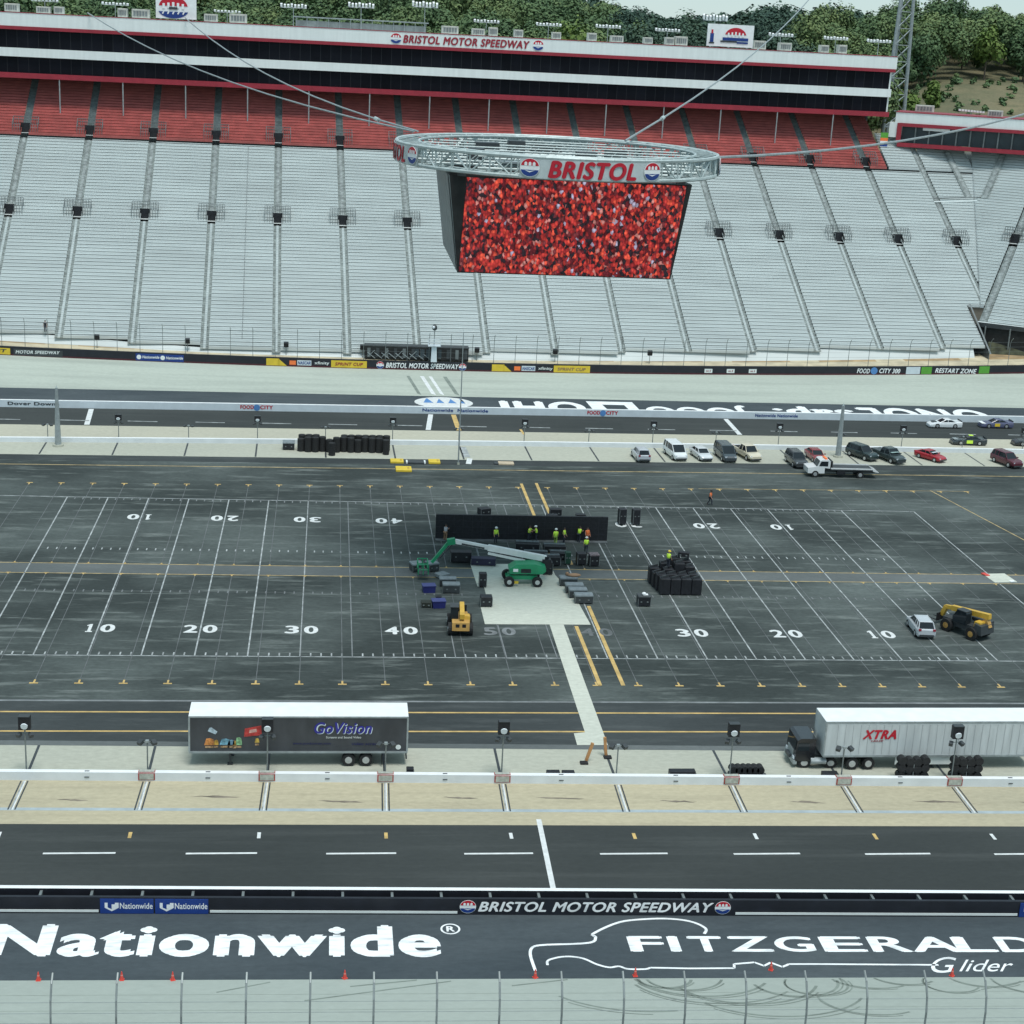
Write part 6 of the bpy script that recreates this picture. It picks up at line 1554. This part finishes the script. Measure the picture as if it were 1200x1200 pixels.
# big block of panel carts packed in rows
bi = 0
for r_ in range(4):
    for k in range(4):
        x = 17.75 + k * 1.08 - r_ * .15; y = -6.7 + r_ * 1.15; h = (1.72, 1.8, 2.3, 2.5)[r_] + (.0 if r_ < 2 else (-.75, -.3, .25, .0)[k]) + random.uniform(-.05, .05)
        l = 'black panel cart in the packed block, %s row from the front, %s from the left' % (ORD[r_], ORD[k])
        t = thing('panel_cart', l, 'cart', (x, y, 0), 0, 'panel carts packed in a block')
        b = MB(); b.rbox((0, 0, h / 2 + .06), (1.03, 1.02, h - .1), .04); b.build('cart_body', M_black, t)
        b = MB(); b.box((0, .1, h + .10), (1.0, .12, .2), rz=.6); b.build('handle', M_dark, t)
        for sx in (-.38, .38):
            for sy in (-.38, .38):
                b = MB(); b.cyl((sx, sy, 0), (sx, sy, .1), .05, n=6); b.build('caster', M_dark, t)
case('black case perched on the back of the packed block of carts', (20.3, -3.2, 2.75), (1.2, .6, .55), M_black, None, -.3, CG)
# blue bins
for x, y, l in ((-6.0, -6.9, 'dark blue bin left of the pair of grey lidded cases'), (-5.3, -11.3, 'dark blue bin beside the ochre forklift')):
    t = thing('blue_bin', l, 'bin', (x, y, 0), .1, 'dark blue bins'); b = MB(); b.box((0, 0, .36), (1.15, .85, .7), taper=1.12); b.build('tub', M_blueb, t); b = MB(); b.box((0, 0, .73), (1.36, 1.02, .06)); b.build('rim', mat('bin_rim', (.05, .06, .2), .5), t)
t = case('dark drum like case left of the lower blue bin', (-6.5, -11.2, 0), (1.0, .8, .5), mat('olive_black', (.02, .025, .018), .7), None, 0, CG)
case('small black case behind the lower blue bin', (-5.2, -9.6, 0), (.6, .5, .5), M_black, None, 0, CG)
# white mat on the right end line
t = thing('floor_mat', 'pale floor mat with small red marks lying on the end line at right', 'mat', (55.6, -.6, 0)); b = MB(); b.box((0, 0, .04), (2.6, 2.8, .06), M_pad, rz=.1); b.build('mat_sheet', None, t); b = MB(); b.box((-1.2, 1.0, .10), (.5, .9, .1), M_cone, rz=.3); b.box((.9, -1.1, .09), (.5, .5, .08), M_letter, rz=.2); b.build('corner_marks', None, t)
# yellow mats on the far infield edge
YM = 'yellow mats on the far infield edge'
for x, y, w, d, l in ((-7.3, 42.9, 1.7, 1.5, 'yellow mat at the left of the small group on the far infield edge'), (-2.5, 43.0, 1.5, 1.6, 'yellow mat at the right of the small group on the far infield edge'), (-6.6, 39.0, 2.0, 1.9, 'yellow mat lying nearest the camera in the small group')):
    t = thing('yellow_mat', l, 'mat', (x, y, 0), 0, YM); b = MB(); b.rbox((0, 0, .14), (w, d, .26), .05); b.build('pad', M_yel, t); b = MB(); b.box((w * .3, 0, .275), (.25, d * .5, .02)); b.build('label_patch', mat('ochre_patch', (.5, .33, .05), .6), t)
t = thing('floor_sign', 'dark floor sign between two yellow mats on the far infield edge', 'sign', (-4.9, 42.6, 0)); b = MB(); b.box((0, 0, .12), (2.1, 1.4, .22)); b.build('board', M_dark, t); b = MB(); b.box((-1.15, 0, .14), (.2, 1.2, .2)); b.box((1.15, 0, .14), (.2, 1.2, .2)); b.build('end_strips', M_suite, t)
t = thing('floor_sign', 'pale flat sign lying on the far infield edge right of the finish stripes', 'sign', (6.8, 43.0, 0)); b = MB(); b.box((0, 0, .1), (2.0, 1.2, .18)); b.build('board', mat('buff', (.55, .45, .32), .6), t); b = MB(); b.box((-1.3, 0, .08), (.5, 1.1, .14)); b.build('end_strips', M_dark, t)
# dark stacks on the far pit strip
TS = 'black tyre stacks on the far pit strip'
n = 0
def tyre_stack(label, loc, d, h):
    t = thing('tyre_stack', label, 'tyre stack', loc, 0, TS); b = MB(); k = 0; z = 0
    while z < h - .1:
        b.cyl((0, 0, z), (0, 0, z + .26), d / 2, d / 2 * .96, 14); z += .28
    b.build('tyres', M_rubber, t); return t
for i in range(13):
    x = -19.6 + i * .92; lab = 'tall tyre stack in the dense front row on the far strip, %s from the left' % ORD[i]
    tyre_stack(lab, (x, 47.4 + .03 * (x + 14) + (.3 if i % 3 == 0 else 0), 0), .96, 1.75 + (.28 if i % 4 else 0)); 
    if i not in (3, 4, 5): tyre_stack('stack of black tyres in the back row of the dense row, %s from the left' % ORD[i], (x + .1, 48.7 + .03 * (x + 14), 0), .95, 2.0)
tyre_stack('single stack of tyres in front of the dense row, near its middle', (-15.6, 45.6, 0), .9, 1.7); tyre_stack('stack of tyres at the right end of the dense row, set apart', (-8.6, 46.6, 0), .85, 1.9)
t = case('low dark case with grey top left of the dense tyre row', (-21.2, 48.4, 0), (1.5, 1.4, .9), M_black, M_lid, 0, None)
# racks of black tyres behind the near pit wall
RK = 'tyre racks behind the near pit wall'
for bi, (x0, l) in enumerate(((27.8, 'left tyre rack in front of the white trailer'), (32.0, 'right tyre rack at the rear wheels of the white trailer'))):
    t = thing('tyre_rack', l, 'rack', (x0, yW(x0) + 1.1, 0), 0, RK)
    for k in range(4):
        b = MB(); x = k * .62
        for z in (.34, .98, 1.58): b.cyl((x, -.3, z + (.1 if k in (0, 3) else 0)), (x, .3, z + (.1 if k in (0, 3) else 0)), .33, .33, 12)
        b.build('tyre_pair', M_rubber, t)
    b = MB(); b.box((.93, 0, .05), (2.6, .6, .06)); b.box((.93, 0, .66), (2.4, .1, .05)); b.cyl((.93, -.25, 0), (.93, -.25, 1.7), .03, n=5); b.build('rack_frame', M_steel, t)
t = thing('tyre_rack', 'long low rack of black tyres on a dark ramp left of the black truck tractor', 'rack', (15.9, yW(16) + 1.5, 0))
for k in range(6):
    b = MB(); b.cyl((-1.05 + k * .42, -.3, .62), (-1.05 + k * .42, .4, .62), .3, .3, 12); b.build('tyre', M_rubber, t)
b = MB(); b.prism([(-1.3, 0), (1.7, 0), (1.3, .25), (-1.3, .25)], -.7, .5, M_dark); b.build('ramp', None, t)
t = case('long low black bar shaped case behind the near pit wall, left of the tall lamp', (10.8, yW(10.8) + .9, 0), (2.0, .6, .75), M_black, None, 0, None)
case('small black case behind the near pit wall at the rear of the charcoal trailer', (-9.7, yW(-9.7) + 1.2, 0), (.55, .5, .62), M_black, None, 0, None)
t = case('pair of low black boxes against the near pit wall beside the slab path', (1.0, yW(1) + .9, 0), (1.0, .6, .55), M_black, None, 0, None); b = MB(); b.rbox((1.15, 0, .32), (.95, .6, .5), .03); b.build('second_box', M_black, t)
t = thing('wheel_chock_rack', 'dark low rack with flat plates below the black truck tractor', 'rack', (22.3, yW(22) + 1.0, 0)); b = MB(); b.box((0, 0, .3), (1.2, .8, .55)); b.build('rack_body', M_black, t); b = MB(); b.box((1.4, 0, .06), (1.9, .5, .1)); b.build('plate', M_dark, t)
for x, y, l, a in ((3.75, -46.0, 'orange barrier arm leaning left beside the slab path', .28), (5.75, -45.0, 'orange barrier arm leaning right at the end of the slab path', -.12)):
    t = thing('barrier_arm', l, 'barrier', (x, y, 0), 0, 'orange barrier arms'); b = MB(); b.box((0, 0, .06), (.6, .5, .12)); b.build('base', M_rubber, t); b = MB(); b.box((a * 1.5, .3, .85), (.22, .2, 1.5), rz=0, ry=a); b.build('arm', mat('barrier_orange', (.50, .25, .10), .6, var=.2), t)

# ------------------------------------------------------------------ people
def skin_mesh(name, verts, edges, radii, root=0, levels=1):
    me = bpy.data.meshes.new(name); me.from_pydata(verts, edges, []); ob = bpy.data.objects.new(name, me); COL.objects.link(ob)
    md = ob.modifiers.new('s', 'SKIN'); sv = me.skin_vertices[0].data
    for i, r in enumerate(radii): sv[i].radius = (r, r) if not isinstance(r, tuple) else r; sv[i].use_root = (i == root)
    md.use_smooth_shade = True
    if levels: ob.modifiers.new('u', 'SUBSURF').levels = levels
    dg = bpy.context.evaluated_depsgraph_get(); dg.update()
    out = bpy.data.meshes.new_from_object(ob.evaluated_get(dg)); bpy.data.objects.remove(ob); bpy.data.meshes.remove(me)
    return out
POSES = {'stand': dict(el=(.25, -.02, 1.14), wr=(.24, -.14, .92), er=(-.25, -.02, 1.14), wrr=(-.24, -.14, .92), kl=(.10, -.03, .50), kr=(-.10, -.03, .50), al=(.11, .03, .09), ar=(-.11, .03, .09), lean=0),
         'reach': dict(el=(.24, -.20, 1.26), wr=(.18, -.44, 1.36), er=(-.24, -.18, 1.22), wrr=(-.17, -.42, 1.24), kl=(.12, -.06, .50), kr=(-.11, .0, .50), al=(.13, .05, .09), ar=(-.12, .10, .09), lean=-.06),
         'walk': dict(el=(.25, .10, 1.15), wr=(.25, .06, .92), er=(-.25, -.10, 1.15), wrr=(-.24, -.25, .96), kl=(.10, -.16, .52), kr=(-.10, .05, .50), al=(.10, -.20, .09), ar=(-.10, .30, .14), lean=-.03)}
_pc = {}
def person_meshes(pose):
    if pose in _pc: return _pc[pose]
    p = POSES[pose]; L_ = p['lean']
    V = [(0, 0, .96), (0, L_ * .4, 1.14), (0, L_, 1.36), (0, L_, 1.49), (0, L_ - .02, 1.56), (0, L_ - .035, 1.64), (0, L_ - .02, 1.73),
         (.10, 0, .92), p['kl'], p['al'], (p['al'][0], p['al'][1] - .15, .04), (-.10, 0, .92), p['kr'], p['ar'], (p['ar'][0], p['ar'][1] - .15, .04),
         (.19, L_, 1.42), p['el'], p['wr'], (-.19, L_, 1.42), p['er'], p['wrr']]
    E_ = [(0, 1), (1, 2), (2, 3), (3, 4), (4, 5), (5, 6), (0, 7), (7, 8), (8, 9), (9, 10), (0, 11), (11, 12), (12, 13), (13, 14), (2, 15), (15, 16), (16, 17), (2, 18), (18, 19), (19, 20)]
    Rd = [(.15, .11), (.14, .10), (.16, .11), .055, .075, .095, .07, .09, .06, .042, .04, .09, .06, .042, .04, .062, .046, .034, .062, .046, .034]
    for s, wi, ei in ((1, 17, 16), (-1, 20, 19)):
        w = Vector(V[wi]); d = (w - Vector(V[ei])).normalized(); side = d.cross(Vector((0, 1, 0))); side = side.normalized() if side.length > .1 else Vector((1, 0, 0))
        pi = len(V); V.append(tuple(w + d * .07)); Rd.append((.036, .022)); E_.append((wi, pi))
        for k, ln in ((-1.5, .075), (-.5, .09), (.5, .085), (1.5, .07)):
            a = w + d * .10 + side * k * .016; fi = len(V); V += [tuple(a), tuple(a + d * ln * .6), tuple(a + d * ln - Vector((0, .02, 0)))]; Rd += [.009, .008, .007]; E_ += [(pi, fi), (fi, fi + 1), (fi + 1, fi + 2)]
        a = w + d * .04 - side * .035; fi = len(V); V += [tuple(a), tuple(a + d * .04 - side * .02)]; Rd += [.010, .008]; E_ += [(pi, fi), (fi, fi + 1)]
    body = skin_mesh('body', V, E_, Rd)
    ht = {}
    tr = skin_mesh('trousers', [V[i] for i in (0, 7, 8, 9, 11, 12, 13)], [(0, 1), (1, 2), (2, 3), (0, 4), (4, 5), (5, 6)], [(.17, .13), .108, .078, .062, .108, .078, .062])
    ve = skin_mesh('vest', [(0, 0, .93), V[1], V[2], (.15, L_, 1.41), (-.15, L_, 1.41)], [(0, 1), (1, 2), (2, 3), (2, 4)], [(.20, .15), (.19, .145), (.21, .15), .10, .10])
    _pc[pose] = (body, tr, ve); return _pc[pose]
def person(label, loc, rz, pose, vest_m, trouser_m, hat_m=None, group='workers on the infield'):
    t = thing('person', label, 'person', loc, rz, group); t.scale = (1.1, 1.1, 1.06); bo, tr, ve = person_meshes(pose)
    me = bo.copy(); me.materials.clear()
    for m in (M_skin, vest_m if vest_m in (M_hiviz, M_orange) else M_greyshirt, M_black): me.materials.append(m)
    for pl in me.polygons:
        c = pl.center; pl.use_smooth = True
        pl.material_index = 2 if c.z < .12 else (1 if (.9 < c.z < 1.47 and (abs(c.x) < .24) and c.y > -.2) else 0)
    o = bpy.data.objects.new('body', me); COL.objects.link(o); o.parent = t
    for src, nm, m in ((tr, 'trousers', trouser_m), (ve, 'vest', vest_m)):
        me = src.copy(); me.materials.clear(); me.materials.append(m); o = bpy.data.objects.new(nm, me); COL.objects.link(o); o.parent = t
    L_ = POSES[pose]['lean']
    b = MB()
    if hat_m:
        b.ell((0, L_ - .03, 1.70), (.125, .145, .11), None, 12, 6); b.cyl((0, L_ - .06, 1.685), (0, L_ - .06, 1.70), .16, .15, 12); b.build('hard_hat', hat_m, t)
    else:
        b.ell((0, L_ - .005, 1.69), (.105, .115, .095), None, 12, 6); b.build('hair', M_hair, t)
    b = MB()
    for s in (-1, 1): b.ell((s * .035, L_ - .122, 1.655), (.014, .01, .012), None, 6, 4)
    b.build('eyes', M_black, t)
    b = MB(); b.ell((0, L_ - .135, 1.625), (.014, .018, .025), None, 6, 4); b.ell((0, L_ - .12, 1.585), (.03, .012, .008), M_red, 6, 4)
    for s in (-1, 1): b.ell((s * .098, L_ - .03, 1.635), (.012, .025, .035), M_skin, 6, 4)
    b.v and b.build('face_features', None if b.ms and len(b.ms) > 1 else M_skin, t)
    return t
M_greyv = mat('grey_tshirt', (.42, .42, .44), .8)
person('person in grey shirt and tan trousers before the left end of the video wall', (-3.25, 9.9, 0), 2.6, 'reach', M_greyv, M_tanpants)
person('person in lime vest standing alone in front of the video wall, left of centre', (2.2, 9.2, 0), .3, 'stand', M_hiviz, M_jeans, M_suite)
person('person in lime vest, left one of a close pair in front of the video wall', (5.95, 9.9, 0), .8, 'reach', M_hiviz, M_jeans, None)
person('person in lime vest, right one of a close pair in front of the video wall', (6.75, 9.9, 0), -1.6, 'reach', M_hiviz, M_jeans, M_suite)
person('person in lime vest and lime trousers walking near the middle black carts', (8.75, 8.9, 0), 2.9, 'walk', M_hiviz, mat('lime_trousers', (.22, .34, .06), .8), M_suite)
person('person in lime vest with dark trousers, just right of the walking worker', (9.75, 9.4, 0), 1.0, 'stand', M_hiviz, M_jeans, None)
person('person in lime vest right beside the orange vest worker', (11.5, 9.9, 0), 2.4, 'reach', M_hiviz, M_jeans, None)
person('person in orange vest in front of the right part of the video wall', (12.35, 9.6, 0), .4, 'stand', M_orange, mat('rust_trousers', (.34, .10, .05), .8), None)
person('person in lime vest standing behind the two black carts', (11.7, 6.0, 0), 3.0, 'walk', M_hiviz, M_jeans, M_suite)
person('person in orange vest walking alone near the far sideline', (29.8, 25.6, 0), .9, 'walk', M_orange, M_jeans, M_hair)
person('person in lime vest on top of the packed block of black carts', (18.5, -4.35, 1.95), 2.2, 'stand', M_hiviz, M_jeans, M_yel)
person('person in dark clothes standing on the front rows of the left bleachers', tuple(SL(-60.1, 99.0, zs(99.0) + .55)), 0, 'stand', M_black, M_jeans, None, 'spectators in the stand')

# ------------------------------------------------------------------ camera, sky, sun
cam = bpy.data.cameras.new('camera'); co = bpy.data.objects.new('camera', cam); COL.objects.link(co)
cam.sensor_width = 36; cam.lens = 36 * 1894.03 / 1200; cam.clip_start = 1; cam.clip_end = 8000
yaw, pitch, roll = 0.119662015, 0.287673867, 0.0508545065
f = Vector((math.sin(yaw) * math.cos(pitch), math.cos(yaw) * math.cos(pitch), -math.sin(pitch)))
r0 = Vector((math.cos(yaw), -math.sin(yaw), 0)); u0 = r0.cross(f)
rr_ = r0 * math.cos(roll) + u0 * math.sin(roll); uu = -r0 * math.sin(roll) + u0 * math.cos(roll)
Mx = Matrix(((rr_.x, uu.x, -f.x, CAMX), (rr_.y, uu.y, -f.y, CAMY), (rr_.z, uu.z, -f.z, CAMZ), (0, 0, 0, 1)))
co.matrix_world = Mx
scene.camera = co
CLOUD = (2.42, 3.42, 3.72, 1)      # pale cloud layer over the clear sky
SUN_EL, SUN_AZ = R(70), R(165)         # azimuth measured from +Y towards +X
w = bpy.data.worlds.new('World'); scene.world = w; w.use_nodes = True
N = w.node_tree.nodes; L = w.node_tree.links; bg = N['Background']
sk = N.new('ShaderNodeTexSky'); sk.sky_type = 'NISHITA'; sk.sun_disc = False; sk.sun_elevation = SUN_EL; sk.sun_rotation = SUN_AZ
sk.air_density = 1.0; sk.dust_density = 0.2; sk.ozone_density = 1.2
ov = N.new('ShaderNodeMix'); ov.data_type = 'RGBA'; ov.inputs[0].default_value = 0.8; ov.inputs[7].default_value = CLOUD
L.new(sk.outputs[0], ov.inputs[6]); L.new(ov.outputs[2], bg.inputs[0]); bg.inputs[1].default_value = 0.13
sl = bpy.data.lights.new('sun', 'SUN'); so = bpy.data.objects.new('sun', sl); COL.objects.link(so)
sl.energy = 2.0; sl.angle = R(22); sl.color = (1.0, .985, .955)
sd = Vector((math.sin(SUN_AZ) * math.cos(SUN_EL), math.cos(SUN_AZ) * math.cos(SUN_EL), math.sin(SUN_EL)))
so.rotation_euler = sd.to_track_quat('Z', 'Y').to_euler(); so.location = (0, 0, 150)
scene.view_settings.view_transform = 'Standard'; scene.view_settings.look = 'None'; scene.view_settings.exposure = 0.45; scene.view_settings.gamma = 1.0
scene.render.resolution_x = 1024; scene.render.resolution_y = 1024
